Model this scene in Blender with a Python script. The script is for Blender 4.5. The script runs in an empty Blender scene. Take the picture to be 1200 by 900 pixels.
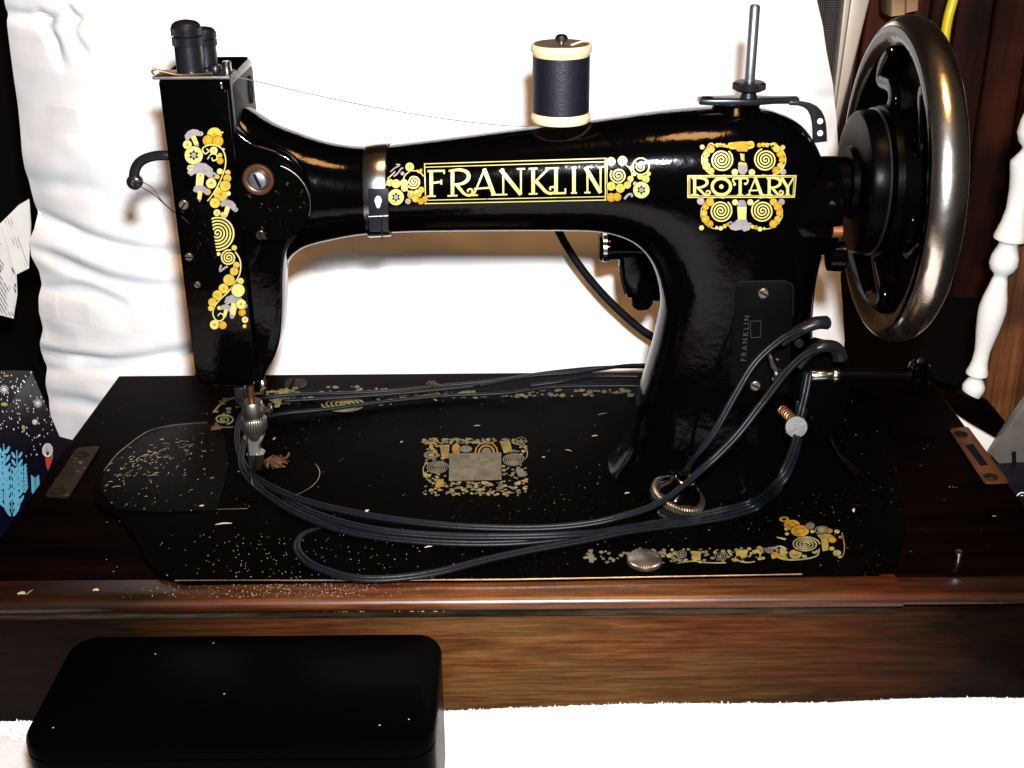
import bpy, bmesh, math, random
from mathutils import Vector, Matrix, noise
from mathutils.bvhtree import BVHTree
R = math.radians
sc = bpy.context.scene
C = sc.collection
rnd = random.Random(7)
CM = 0.01
# ------------------------------------------------------------------ camera
F, CX, CY = 1433.0, 600.0, 450.0
PITCH, ROLL = R(24.5), R(0.45)
CAM = Vector((0, -44.5, 30.0))           # centimetres
_X = Vector((1, 0, 0)); _F = Vector((0, math.cos(PITCH), -math.sin(PITCH))); _U0 = Vector((0, math.sin(PITCH), math.cos(PITCH)))
_R = _X * math.cos(ROLL) - _U0 * math.sin(ROLL)
_U = _U0 * math.cos(ROLL) + _X * math.sin(ROLL)
cam_d = bpy.data.cameras.new('camera'); cam = bpy.data.objects.new('camera', cam_d); C.objects.link(cam)
cam.matrix_world = Matrix.Translation(CAM * CM) @ Matrix((( _R.x, _U.x, -_F.x), (_R.y, _U.y, -_F.y), (_R.z, _U.z, -_F.z))).to_4x4()
cam_d.sensor_width = 36; cam_d.lens = F / 1200 * 36; cam_d.clip_start = 0.01; cam_d.clip_end = 50
sc.camera = cam
# ------------------------------------------------------------------ light
w = bpy.data.worlds.new('World'); sc.world = w; w.use_nodes = True
bg = w.node_tree.nodes['Background']; bg.inputs[0].default_value = (1.0, 0.72, 0.5, 1); bg.inputs[1].default_value = 0.02
def look_at(o, tgt):
    d = Vector(tgt) * CM - o.location
    o.rotation_euler = d.to_track_quat('-Z', 'Y').to_euler()
fl = bpy.data.lights.new('camera_flash', 'SPOT'); flash = bpy.data.objects.new('camera_flash', fl); C.objects.link(flash)
flash.location = Vector((2.0, -45.5, 37.0)) * CM; look_at(flash, (1, 12, 9))
fl.energy = 42; fl.color = (0.93, 0.96, 1.0); fl.spot_size = R(104); fl.spot_blend = 0.7; fl.shadow_soft_size = 0.014
wl = bpy.data.lights.new('ceiling_lamp', 'AREA'); warm = bpy.data.objects.new('ceiling_lamp', wl); C.objects.link(warm)
warm.location = Vector((12, -34, 135)) * CM; look_at(warm, (0, 12, 8))
wl.shape = 'DISK'; wl.size = 0.34; wl.energy = 11; wl.color = (1.0, 0.50, 0.18)
sc.view_settings.view_transform = 'Standard'; sc.view_settings.look = 'None'
sc.view_settings.exposure = 0.0; sc.view_settings.gamma = 1.0; sc.view_settings.use_curve_mapping = False
sc.render.engine = 'CYCLES'; sc.cycles.use_denoising = True; sc.cycles.max_bounces = 6
# ------------------------------------------------------------------ helpers
def ray(px, py):
    return (_F * F + _R * (px - CX) - _U * (py - CY)).normalized()
def P(px, py, Y):                          # photo point on the upright plane at depth Y
    d = ray(px, py); return CAM + d * ((Y - CAM.y) / d.y)
def G(px, py, z=0.0):                      # photo point on the level plane at height z
    d = ray(px, py); return CAM + d * ((z - CAM.z) / d.z)
def mat(name, col, rough=0.5, metal=0.0, spec=0.5, coat=0.0, bump=0.0, bscale=40.0, var=0.0, vscale=8.0, col2=None, aniso=None):
    m = bpy.data.materials.new(name); m.use_nodes = True; nt = m.node_tree; b = nt.nodes['Principled BSDF']
    b.inputs['Base Color'].default_value = (*col, 1); b.inputs['Roughness'].default_value = rough
    b.inputs['Metallic'].default_value = metal; b.inputs['Specular IOR Level'].default_value = spec
    b.inputs['Coat Weight'].default_value = coat; b.inputs['Coat Roughness'].default_value = 0.08
    tc = nt.nodes.new('ShaderNodeTexCoord')
    if var > 0 or col2:
        n = nt.nodes.new('ShaderNodeTexNoise'); n.inputs['Scale'].default_value = vscale; n.inputs['Detail'].default_value = 6
        mp = nt.nodes.new('ShaderNodeMapping')
        if aniso: mp.inputs['Scale'].default_value = aniso
        nt.links.new(tc.outputs['Object'], mp.inputs[0]); nt.links.new(mp.outputs[0], n.inputs[0])
        r = nt.nodes.new('ShaderNodeValToRGB'); r.color_ramp.elements[0].position = 0.35; r.color_ramp.elements[1].position = 0.68
        c2 = col2 or tuple(min(1, c * (1 + var)) for c in col); c1 = col if col2 else tuple(c * (1 - var) for c in col)
        r.color_ramp.elements[0].color = (*c1, 1); r.color_ramp.elements[1].color = (*c2, 1)
        nt.links.new(n.outputs[0], r.inputs[0]); nt.links.new(r.outputs[0], b.inputs['Base Color'])
    if bump > 0:
        n2 = nt.nodes.new('ShaderNodeTexNoise'); n2.inputs['Scale'].default_value = bscale; n2.inputs['Detail'].default_value = 5
        bp = nt.nodes.new('ShaderNodeBump'); bp.inputs['Strength'].default_value = bump; bp.inputs['Distance'].default_value = 0.001
        nt.links.new(tc.outputs['Object'], n2.inputs[0]); nt.links.new(n2.outputs[0], bp.inputs['Height']); nt.links.new(bp.outputs[0], b.inputs['Normal'])
    return m
def speckle(m, scale, thr, col, scale2=6.0, soft=0.04, thr2=0.5):
    """small worn flecks of another colour over a material, kept in patches"""
    nt = m.node_tree; b = nt.nodes['Principled BSDF']; tc = nt.nodes.new('ShaderNodeTexCoord')
    n = nt.nodes.new('ShaderNodeTexNoise'); n.inputs['Scale'].default_value = scale; n.inputs['Detail'].default_value = 3; n.inputs['Roughness'].default_value = 0.7
    n2 = nt.nodes.new('ShaderNodeTexNoise'); n2.inputs['Scale'].default_value = scale2; n2.inputs['Detail'].default_value = 2
    nt.links.new(tc.outputs['Object'], n.inputs[0]); nt.links.new(tc.outputs['Object'], n2.inputs[0])
    mr = nt.nodes.new('ShaderNodeMapRange'); mr.inputs['From Min'].default_value = thr; mr.inputs['From Max'].default_value = thr + soft
    mr2 = nt.nodes.new('ShaderNodeMapRange'); mr2.inputs['From Min'].default_value = thr2; mr2.inputs['From Max'].default_value = thr2 + 0.12
    mu = nt.nodes.new('ShaderNodeMath'); mu.operation = 'MULTIPLY'
    nt.links.new(n.outputs[0], mr.inputs[0]); nt.links.new(n2.outputs[0], mr2.inputs[0]); nt.links.new(mr.outputs[0], mu.inputs[0]); nt.links.new(mr2.outputs[0], mu.inputs[1])
    mx = nt.nodes.new('ShaderNodeMixRGB'); nt.links.new(mu.outputs[0], mx.inputs[0]); mx.inputs[2].default_value = (*col, 1)
    src = b.inputs['Base Color'].links
    if src: nt.links.new(src[0].from_socket, mx.inputs[1])
    else: mx.inputs[1].default_value = b.inputs['Base Color'].default_value
    nt.links.new(mx.outputs[0], b.inputs['Base Color'])
    return m
def wood(name, dark, light, scale=3.0, stretch=(1, 14, 14), rough=0.4, spec=0.4, bump=0.25):
    m = bpy.data.materials.new(name); m.use_nodes = True; nt = m.node_tree; b = nt.nodes['Principled BSDF']; L = nt.links
    tc = nt.nodes.new('ShaderNodeTexCoord'); mp = nt.nodes.new('ShaderNodeMapping'); mp.inputs['Scale'].default_value = stretch
    L.new(tc.outputs['Object'], mp.inputs[0])
    n = nt.nodes.new('ShaderNodeTexNoise'); n.inputs['Scale'].default_value = scale; n.inputs['Detail'].default_value = 9; n.inputs['Roughness'].default_value = 0.62; n.inputs['Distortion'].default_value = 0.6
    L.new(mp.outputs[0], n.inputs[0])
    r = nt.nodes.new('ShaderNodeValToRGB'); e = r.color_ramp.elements
    e[0].position = 0.34; e[0].color = (*dark, 1); e[1].position = 0.66; e[1].color = (*light, 1)
    k = e.new(0.5); k.color = (*[(a + c) * 0.42 for a, c in zip(dark, light)], 1)
    L.new(n.outputs[0], r.inputs[0])
    n3 = nt.nodes.new('ShaderNodeTexNoise'); n3.inputs['Scale'].default_value = 5; n3.inputs['Detail'].default_value = 4
    mp3 = nt.nodes.new('ShaderNodeMapping'); mp3.inputs['Scale'].default_value = (1, 2.5, 2.5); L.new(tc.outputs['Object'], mp3.inputs[0]); L.new(mp3.outputs[0], n3.inputs[0])
    mr = nt.nodes.new('ShaderNodeMapRange'); mr.inputs['From Min'].default_value = 0.36; mr.inputs['From Max'].default_value = 0.62; mr.inputs['To Min'].default_value = 0.32; mr.inputs['To Max'].default_value = 1.15
    L.new(n3.outputs[0], mr.inputs[0])
    mx = nt.nodes.new('ShaderNodeMixRGB'); mx.blend_type = 'MULTIPLY'; mx.inputs[0].default_value = 1; L.new(r.outputs[0], mx.inputs[1]); L.new(mr.outputs[0], mx.inputs[2])
    L.new(mx.outputs[0], b.inputs['Base Color'])
    b.inputs['Roughness'].default_value = rough; b.inputs['Specular IOR Level'].default_value = spec
    bp = nt.nodes.new('ShaderNodeBump'); bp.inputs['Strength'].default_value = bump; bp.inputs['Distance'].default_value = 0.0006
    L.new(n.outputs[0], bp.inputs['Height']); L.new(bp.outputs[0], b.inputs['Normal'])
    return m
def origin(o):
    v = Vector((0, 0, 0))
    while o: v += o.location; o = o.parent
    return v
def obj(name, bm, m, parent=None, smooth=35, loc=None, **props):
    """link a bmesh (centimetres, world) as one object; origin at loc or the parent's"""
    me = bpy.data.meshes.new(name)
    base = origin(parent) if parent else (Vector(loc) * CM if loc is not None else Vector((0, 0, 0)))
    bm.transform(Matrix.Translation(-base) @ Matrix.Scale(CM, 4))
    bmesh.ops.recalc_face_normals(bm, faces=bm.faces[:]) if not props.pop('keep', False) else None
    bm.to_mesh(me); bm.free()
    for x in (m if isinstance(m, (list, tuple)) else [m]): me.materials.append(x)
    if smooth:
        me.shade_smooth()
        if smooth < 180: me.set_sharp_from_angle(angle=R(smooth))
    o = bpy.data.objects.new(name, me); C.objects.link(o)
    if parent: o.parent = parent
    else: o.location = base
    for k, v in props.items(): o[k] = v
    return o
def thing(name, label, cat, loc, group=None):
    o = bpy.data.objects.new(name, None); C.objects.link(o); o.location = Vector(loc) * CM; o['label'] = label; o['category'] = cat
    o.empty_display_size = 0.01
    if group: o['group'] = group
    return o
def NB(): return bmesh.new()
def box(bm, x0, x1, y0, y1, z0, z1, bev=0.0, seg=2):
    n = bmesh.new(); bmesh.ops.create_cube(n, size=1)
    for v in n.verts: v.co = Vector(((x0 + x1) / 2 + v.co.x * (x1 - x0), (y0 + y1) / 2 + v.co.y * (y1 - y0), (z0 + z1) / 2 + v.co.z * (z1 - z0)))
    if bev: bmesh.ops.bevel(n, geom=n.edges[:], offset=bev, segments=seg, affect='EDGES', profile=0.5)
    join(bm, n); return bm
def join(bm, n):
    me = bpy.data.meshes.new('t'); n.to_mesh(me); n.free(); bm.from_mesh(me); bpy.data.meshes.remove(me)
def frame(axis):
    a = Vector(axis).normalized(); h = Vector((0, 0, 1)) if abs(a.z) < 0.9 else Vector((1, 0, 0))
    u = a.cross(h).normalized(); return a, u, a.cross(u).normalized()
def lathe(bm, o, axis, prof, n=40, teeth=0, tr=(0, 99), amp=0.0):
    a, u, v = frame(axis); o = Vector(o); rings = []
    if teeth: n = teeth * 4
    for t, r in prof:
        ring = []
        for i in range(n):
            th = 2 * math.pi * i / n; rr = r
            if teeth and tr[0] <= t <= tr[1]: rr += amp * (1 if (i % 4) in (0, 1) else -1)
            ring.append(bm.verts.new(o + a * t + (u * math.cos(th) + v * math.sin(th)) * max(rr, 1e-4)))
        rings.append(ring)
    for A, B in zip(rings, rings[1:]):
        for i in range(n): bm.faces.new((A[i], A[(i + 1) % n], B[(i + 1) % n], B[i]))
    bm.faces.new(rings[0][::-1]); bm.faces.new(rings[-1]); return bm
def catmull(pts, k=8):
    out = []; n = len(pts)
    for i in range(n - 1):
        p0, p1, p2, p3 = pts[max(i - 1, 0)], pts[i], pts[i + 1], pts[min(i + 2, n - 1)]
        for j in range(k):
            t = j / k; out.append(0.5 * ((2 * p1) + (p2 - p0) * t + (2 * p0 - 5 * p1 + 4 * p2 - p3) * t * t + (3 * p1 - p0 - 3 * p2 + p3) * t ** 3))
    out.append(pts[-1].copy()); return out
def tube(bm, pts, r, n=10, k=6, flat=1.0, up=None, smooth=True):
    pts = [Vector(p) for p in pts]; pts = catmull(pts, k) if smooth and len(pts) > 2 else pts
    rings = []; N = len(pts); u = None
    for i, p in enumerate(pts):
        d = (pts[min(i + 1, N - 1)] - pts[max(i - 1, 0)]).normalized()
        if u is None:
            h = Vector(up) if up else (Vector((0, 0, 1)) if abs(d.z) < 0.9 else Vector((0, 1, 0)))
            u = (h - d * h.dot(d)).normalized()
        else: u = (u - d * u.dot(d)).normalized()
        v = d.cross(u); rr = r(i / (N - 1)) if callable(r) else r
        rings.append([bm.verts.new(p + (u * math.cos(2 * math.pi * j / n) * flat + v * math.sin(2 * math.pi * j / n)) * rr) for j in range(n)])
    for A, B in zip(rings, rings[1:]):
        for j in range(n): bm.faces.new((A[j], A[(j + 1) % n], B[(j + 1) % n], B[j]))
    bm.faces.new(rings[0][::-1]); bm.faces.new(rings[-1]); return bm
def prism(bm, front, vec, bev=0.0, seg=2):
    """a polygon swept along vec, bevelled round both outlines"""
    n = bmesh.new(); vec = Vector(vec)
    A = [n.verts.new(p) for p in front]; B = [n.verts.new(Vector(p) + vec) for p in front]; k = len(A)
    fa = n.faces.new(A); fb = n.faces.new(B[::-1])
    for i in range(k): n.faces.new((A[i], B[i], B[(i + 1) % k], A[(i + 1) % k]))
    bmesh.ops.recalc_face_normals(n, faces=n.faces[:])
    if bev: bmesh.ops.bevel(n, geom=list(set(fa.edges[:] + fb.edges[:])), offset=bev, segments=seg, affect='EDGES', profile=0.5)
    bmesh.ops.triangulate(n, faces=[f for f in n.faces if len(f.verts) > 4]); join(bm, n); return bm
def rrect(x0, x1, y0, y1, r, z, n=5):
    out = []
    for cx, cy, a in ((x1 - r, y1 - r, 0), (x0 + r, y1 - r, 90), (x0 + r, y0 + r, 180), (x1 - r, y0 + r, 270)):
        for i in range(n + 1):
            t = R(a + 90 * i / n); out.append(Vector((cx + r * math.cos(t), cy + r * math.sin(t), z)))
    return out
def loft(bm, rings, cap=True):
    V = [[bm.verts.new(p) for p in ring] for ring in rings]; n = len(V[0])
    for A, B in zip(V, V[1:]):
        for i in range(n): bm.faces.new((A[i], A[(i + 1) % n], B[(i + 1) % n], B[i]))
    if cap: bm.faces.new(V[0][::-1]); bm.faces.new(V[-1])
    return bm
def slot_screw(parent, p, axis, r, m, name='screw', ang=0.6, h=0.12):
    a, u, v = frame(axis); b = NB(); g = 0.16 * r
    lathe(b, Vector(p), a, [(-0.05, r), (h * 0.5, r), (h * 0.8, r * 0.93), (h, r * 0.8)], 28)
    o = obj(name, b, m, parent)
    d = (u * math.cos(ang) + v * math.sin(ang)); e = a.cross(d); b = NB()
    q = Vector(p) + a * (h + 0.004)
    vs = [b.verts.new(q + d * sx * r * 0.78 + e * sy * g) for sx, sy in ((-1, -1), (1, -1), (1, 1), (-1, 1))]; b.faces.new(vs)
    obj('slot', b, M['void'], o if parent and parent.parent is None else parent, smooth=0)
    return o
# ------------------------------------------------------------------ materials
M = {}
M['japan'] = mat('black_japan', (0.0005, 0.0005, 0.0006), 0.10, 0, 0.19, bump=0.13, bscale=230)
M['japan_matt'] = mat('worn_japan', (0.0005, 0.0005, 0.0004), 0.5, 0, 0.01, bump=0.1, bscale=120)
speckle(M['japan_matt'], 420, 0.66, (0.05, 0.032, 0.015), 9, 0.03, 0.52)
M['japan_plate'] = mat('dark_plate', (0.0012, 0.0014, 0.0014), 0.45, 0.0, 0.03, bump=0.12, bscale=200)
speckle(M['japan_plate'], 330, 0.665, (0.34, 0.27, 0.2), 26, 0.03, 0.44)
M['hub'] = mat('hub_enamel', (0.0005, 0.0005, 0.0006), 0.3, 0, 0.03, bump=0.1, bscale=200)
M['iron'] = mat('dark_iron', (0.008, 0.008, 0.009), 0.36, 0.3, 0.3, bump=0.15, bscale=250)
M['gun'] = mat('gunmetal', (0.03, 0.031, 0.036), 0.3, 0.8, 0.5, bump=0.05, bscale=300)
M['chrome'] = mat('nickel_plate', (0.52, 0.5, 0.47), 0.2, 1.0, 0.5, bump=0.10, bscale=180, var=0.25, vscale=14)
M['rim'] = mat('worn_nickel_rim', (0.74, 0.60, 0.42), 0.21, 1.0, 0.5, bump=0.16, bscale=150, col2=(0.92, 0.90, 0.86), vscale=9)
speckle(M['rim'], 60, 0.66, (0.08, 0.04, 0.02), 20, 0.05, 0.55)
M['nickel_dull'] = mat('dull_nickel', (0.42, 0.38, 0.32), 0.35, 1.0, 0.5, bump=0.2, bscale=200, var=0.3, vscale=40)
M['brass'] = mat('tarnished_brass', (0.20, 0.085, 0.032), 0.45, 0.85, 0.5, bump=0.15, bscale=150, var=0.35, vscale=30)
M['brass_dark'] = mat('dark_tarnished_brass', (0.013, 0.008, 0.004), 0.55, 0.2, 0.08, bump=0.2, bscale=150, var=0.4, vscale=40)
M['void'] = mat('dark_recess', (0.002, 0.002, 0.002), 0.8, 0, 0.1)
M['rubber'] = mat('cord_rubber', (0.003, 0.0042, 0.006), 0.42, 0, 0.2, bump=0.2, bscale=260)
M['wood_top'] = wood('dark_varnished_walnut', (0.0004, 0.00015, 0.0001), (0.0035, 0.001, 0.0005), 4.0, (2, 30, 30), 0.5, 0.01)
speckle(M['wood_top'], 260, 0.72, (0.25, 0.2, 0.14), 7, 0.03, 0.5)
M['wood_rail'] = wood('red_walnut_rail', (0.008, 0.002, 0.0008), (0.09, 0.026, 0.008), 5, (2.2, 26, 26), 0.3, 0.4)
M['wood_front'] = wood('worn_walnut_panel', (0.003, 0.001, 0.0004), (0.125, 0.050, 0.014), 6.0, (2.2, 30, 50), 0.55, 0.08, 0.4)
def veneer(name, red, olive, dark, edge=0.30, rough=0.45, spec=0.12, gs=(5, 60, 110)):
    m = bpy.data.materials.new(name); m.use_nodes = True; nt = m.node_tree; b = nt.nodes['Principled BSDF']; L = nt.links
    tc = nt.nodes.new('ShaderNodeTexCoord')
    def nz(sc_, scale, det, dist=0.0, ro=0.6):
        mp = nt.nodes.new('ShaderNodeMapping'); mp.inputs['Scale'].default_value = sc_; L.new(tc.outputs['Object'], mp.inputs[0])
        n = nt.nodes.new('ShaderNodeTexNoise'); n.inputs['Scale'].default_value = scale; n.inputs['Detail'].default_value = det; n.inputs['Distortion'].default_value = dist; n.inputs['Roughness'].default_value = ro
        L.new(mp.outputs[0], n.inputs[0]); return n.outputs[0]
    def rng(src, a, c, lo, hi):
        r_ = nt.nodes.new('ShaderNodeMapRange'); r_.inputs['From Min'].default_value = a; r_.inputs['From Max'].default_value = c; r_.inputs['To Min'].default_value = lo; r_.inputs['To Max'].default_value = hi; L.new(src, r_.inputs[0]); return r_.outputs[0]
    def mix(f, a, c, mode='MIX'):
        x = nt.nodes.new('ShaderNodeMixRGB'); x.blend_type = mode
        if isinstance(f, float): x.inputs[0].default_value = f
        else: L.new(f, x.inputs[0])
        for k, q in ((1, a), (2, c)):
            if isinstance(q, tuple): x.inputs[k].default_value = (*q, 1)
            else: L.new(q, x.inputs[k])
        return x.outputs[0]
    patch = nz((1.6, 5, 7), 6, 8, 0.5, 0.68); grain = nz(gs, 3, 8, 0.3, 0.7); pore = nz((14, 200, 330), 2, 4, 0, 0.6); dk = nz((1.2, 3, 6), 7, 9, 0.6, 0.7)
    c = mix(rng(patch, 0.44, 0.56, 0, 1), red, olive)
    c = mix(rng(grain, 0.33, 0.62, 0.6, 0.0), c, dark)
    c = mix(rng(dk, 0.57, 0.70, 0.0, 0.75), c, dark)
    g_ = rng(pore, 0.40, 0.60, 0.65, 1.15); c = mix(1.0, c, g_, 'MULTIPLY')
    # flash falloff painted into the wood colour: darker from the middle toward both ends
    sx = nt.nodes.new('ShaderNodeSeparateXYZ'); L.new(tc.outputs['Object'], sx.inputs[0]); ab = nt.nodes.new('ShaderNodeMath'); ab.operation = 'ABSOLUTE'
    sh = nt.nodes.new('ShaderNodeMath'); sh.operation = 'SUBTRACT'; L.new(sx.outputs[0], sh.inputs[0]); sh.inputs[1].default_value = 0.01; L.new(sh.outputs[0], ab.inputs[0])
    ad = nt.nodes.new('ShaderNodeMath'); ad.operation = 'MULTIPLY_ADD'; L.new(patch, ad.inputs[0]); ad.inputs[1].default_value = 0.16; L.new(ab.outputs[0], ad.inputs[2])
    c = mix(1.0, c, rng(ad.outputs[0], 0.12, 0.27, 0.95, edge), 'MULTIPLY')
    L.new(c, b.inputs['Base Color']); b.inputs['Roughness'].default_value = rough; b.inputs['Specular IOR Level'].default_value = spec
    bp = nt.nodes.new('ShaderNodeBump'); bp.inputs['Strength'].default_value = 0.3; bp.inputs['Distance'].default_value = 0.0004; L.new(grain, bp.inputs['Height']); L.new(bp.outputs[0], b.inputs['Normal'])
    return m
M['wood_front'] = veneer('worn_end_shaded_veneer', (0.082, 0.023, 0.0065), (0.105, 0.047, 0.013), (0.018, 0.005, 0.002), 0.04, 0.5, 0.06, (12, 90, 150))
speckle(M['wood_front'], 160, 0.74, (0.2, 0.16, 0.1), 9, 0.02, 0.55)
M['wood_rail'] = veneer('end_shaded_rail', (0.11, 0.022, 0.006), (0.12, 0.040, 0.011), (0.011, 0.002, 0.001), 0.10, 0.3, 0.4, (8, 90, 90))
M['wood_lip'] = wood('dusty_lip', (0.004, 0.0025, 0.0015), (0.035, 0.024, 0.014), 9.0, (3, 30, 30), 0.7, 0.03)
M['wall_wood'] = wood('dark_panel_wood', (0.004, 0.0008, 0.0004), (0.055, 0.012, 0.005), 3.0, (10, 10, 1), 0.5, 0.15)
M['board'] = wood('brown_board', (0.03, 0.009, 0.003), (0.20, 0.07, 0.02), 5.0, (40, 40, 1), 0.5, 0.2)
M['foot'] = mat('bright_foot_metal', (0.28, 0.28, 0.275), 0.42, 0.8, 0.5, var=0.15, vscale=60)
M['collar'] = mat('dark_bronze', (0.13, 0.06, 0.035), 0.32, 0.8, 0.5, bump=0.1, bscale=150)
M['flat_black'] = mat('flat_black', (0.001, 0.001, 0.001), 0.9, 0, 0.0)
M['side_plate'] = mat('side_plate', (0.008, 0.008, 0.008), 0.35, 0.0, 0.02, bump=0.1, bscale=90)
M['steel'] = mat('grey_steel', (0.22, 0.23, 0.25), 0.38, 0.9, 0.5, bump=0.05, bscale=200)
M['white_paint'] = mat('white_paint', (0.72, 0.71, 0.66), 0.4, 0, 0.4, bump=0.08, bscale=60, var=0.06, vscale=10)
M['spool_wood'] = mat('spool_wood', (0.72, 0.52, 0.30), 0.5, 0, 0.3, bump=0.2, bscale=80, var=0.12, vscale=30)
M['thread'] = mat('black_thread', (0.004, 0.004, 0.008), 0.5, 0, 0.35, bump=0.2, bscale=900)
M['decal_cream'] = mat('decal_cream', (0.48, 0.42, 0.13), 0.4, 0.15, 0.4, var=0.12, vscale=120)
M['decal_yellow'] = mat('decal_yellow', (0.42, 0.30, 0.035), 0.4, 0.15, 0.4, var=0.2, vscale=150)
M['decal_gold'] = mat('decal_gold', (0.42, 0.20, 0.006), 0.4, 0.15, 0.4, var=0.25, vscale=200)
M['decal_grey'] = mat('decal_grey', (0.24, 0.21, 0.21), 0.4, 0.15, 0.4, var=0.2, vscale=150)
for k_ in ('decal_cream', 'decal_yellow', 'decal_gold', 'decal_grey'): speckle(M[k_], 520, 0.66, (0.02, 0.014, 0.006), 40, 0.04, 0.5)
M['stamp'] = mat('stamped_mark', (0.035, 0.03, 0.026), 0.6, 0, 0.1)
M['grey_thread'] = mat('grey_thread', (0.12, 0.12, 0.13), 0.7, 0, 0.1)
M['bd_cream'] = mat('worn_decal_cream', (0.19, 0.17, 0.07), 0.5, 0, 0.2, var=0.3, vscale=200)
M['bd_yellow'] = mat('worn_decal_yellow', (0.19, 0.145, 0.03), 0.5, 0, 0.2, var=0.35, vscale=200)
M['bd_gold'] = mat('worn_decal_gold', (0.23, 0.115, 0.008), 0.5, 0, 0.2, var=0.35, vscale=200)
M['bd_grey'] = mat('worn_decal_grey', (0.10, 0.09, 0.06), 0.5, 0, 0.2, var=0.3, vscale=200)
for k in ('bd_cream', 'bd_yellow', 'bd_grey'): speckle(M[k], 500, 0.62, (0.012, 0.01, 0.008), 60, 0.03, 0.42)
speckle(M['brass_dark'], 200, 0.62, (0.12, 0.09, 0.05), 40, 0.05, 0.4)
M['crumb'] = mat('pale_crumbs', (0.34, 0.29, 0.2), 0.8, 0, 0.1, var=0.4, vscale=60)
M['lint'] = mat('brown_lint', (0.09, 0.045, 0.02), 0.9, 0, 0.1, var=0.3, vscale=120)
M['gloss_box'] = mat('glossy_black_lacquer', (0.0004, 0.0004, 0.0005), 0.28, 0, 0.01, bump=0.01, bscale=60)
M['paper'] = mat('crumpled_paper', (0.62, 0.62, 0.58), 0.7, 0, 0.2, bump=0.3, bscale=90, var=0.08, vscale=30)
M['ink'] = mat('print_ink', (0.05, 0.05, 0.05), 0.7, 0, 0.1)
M['card_navy'] = mat('dark_printed_card', (0.002, 0.003, 0.010), 0.35, 0, 0.2, var=0.3, vscale=6)
M['card_black'] = mat('black_printed_card', (0.003, 0.003, 0.006), 0.4, 0, 0.3)
M['p_white'] = mat('print_white', (0.7, 0.72, 0.74), 0.5)
M['p_blue'] = mat('print_blue', (0.12, 0.42, 0.60), 0.5, var=0.12, vscale=50)
M['p_red'] = mat('print_red', (0.42, 0.06, 0.02), 0.5)
M['p_olive'] = mat('print_olive', (0.30, 0.28, 0.10), 0.5)
M['alu'] = mat('beige_aluminium', (0.38, 0.33, 0.26), 0.45, 0.2, 0.4, var=0.1, vscale=20)
M['screen'] = mat('screen_wire', (0.10, 0.12, 0.12), 0.5, 0.2, 0.3)
M['yellow'] = mat('yellow_plastic', (0.62, 0.50, 0.0), 0.4, 0, 0.5)
M['tan'] = wood('tan_block_wood', (0.30, 0.17, 0.08), (0.62, 0.42, 0.22), 3.0, (1, 10, 10), 0.5, 0.3)
M['plastic'] = mat('smoky_plastic', (0.03, 0.03, 0.036), 0.2, 0, 0.5, col2=(0.22, 0.20, 0.15), vscale=9)
M['dark'] = mat('dark_cloth', (0.003, 0.003, 0.003), 0.9, 0, 0.05)
# cotton with a woven pattern of pale grey blocks
m = mat('pillow_cotton', (0.86, 0.85, 0.84), 0.85, 0, 0.15, bump=0.12, bscale=300); M['pillow'] = m
nt = m.node_tree; b = nt.nodes['Principled BSDF']; tc = nt.nodes.new('ShaderNodeTexCoord')
sp = nt.nodes.new('ShaderNodeSeparateXYZ'); cb = nt.nodes.new('ShaderNodeCombineXYZ'); nt.links.new(tc.outputs['Object'], sp.inputs[0]); nt.links.new(sp.outputs[0], cb.inputs[0]); nt.links.new(sp.outputs[2], cb.inputs[1])
br = nt.nodes.new('ShaderNodeTexBrick'); br.inputs['Scale'].default_value = 17; br.inputs['Color1'].default_value = (0.88, 0.87, 0.86, 1); br.inputs['Color2'].default_value = (0.55, 0.55, 0.57, 1)
br.inputs['Mortar'].default_value = (0.86, 0.855, 0.85, 1); br.inputs['Mortar Size'].default_value = 0.03; br.inputs['Bias'].default_value = -0.55; br.inputs['Row Height'].default_value = 0.3; br.inputs['Brick Width'].default_value = 0.45
nt.links.new(cb.outputs[0], br.inputs[0]); n9 = nt.nodes.new('ShaderNodeTexNoise'); n9.inputs['Scale'].default_value = 7; nt.links.new(tc.outputs['Object'], n9.inputs[0])
m9 = nt.nodes.new('ShaderNodeMapRange'); m9.inputs['From Min'].default_value = 0.44; m9.inputs['From Max'].default_value = 0.5; nt.links.new(n9.outputs[0], m9.inputs[0])
x9 = nt.nodes.new('ShaderNodeMixRGB'); nt.links.new(m9.outputs[0], x9.inputs[0]); x9.inputs[1].default_value = (0.86, 0.855, 0.85, 1); nt.links.new(br.outputs[0], x9.inputs[2]); nt.links.new(x9.outputs[0], b.inputs['Base Color'])
M['towel'] = mat('white_terry', (0.9, 0.89, 0.88), 0.95, 0, 0.1, bump=0.15, bscale=420)
# ------------------------------------------------------------------ the surface and the background
YA = 10.7                                   # depth of the machine's axis
b = NB(); box(b, -160, 160, -80, 62, -9.5, -7.6); obj('table', b, M['dark'], smooth=0, kind='structure')
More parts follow.
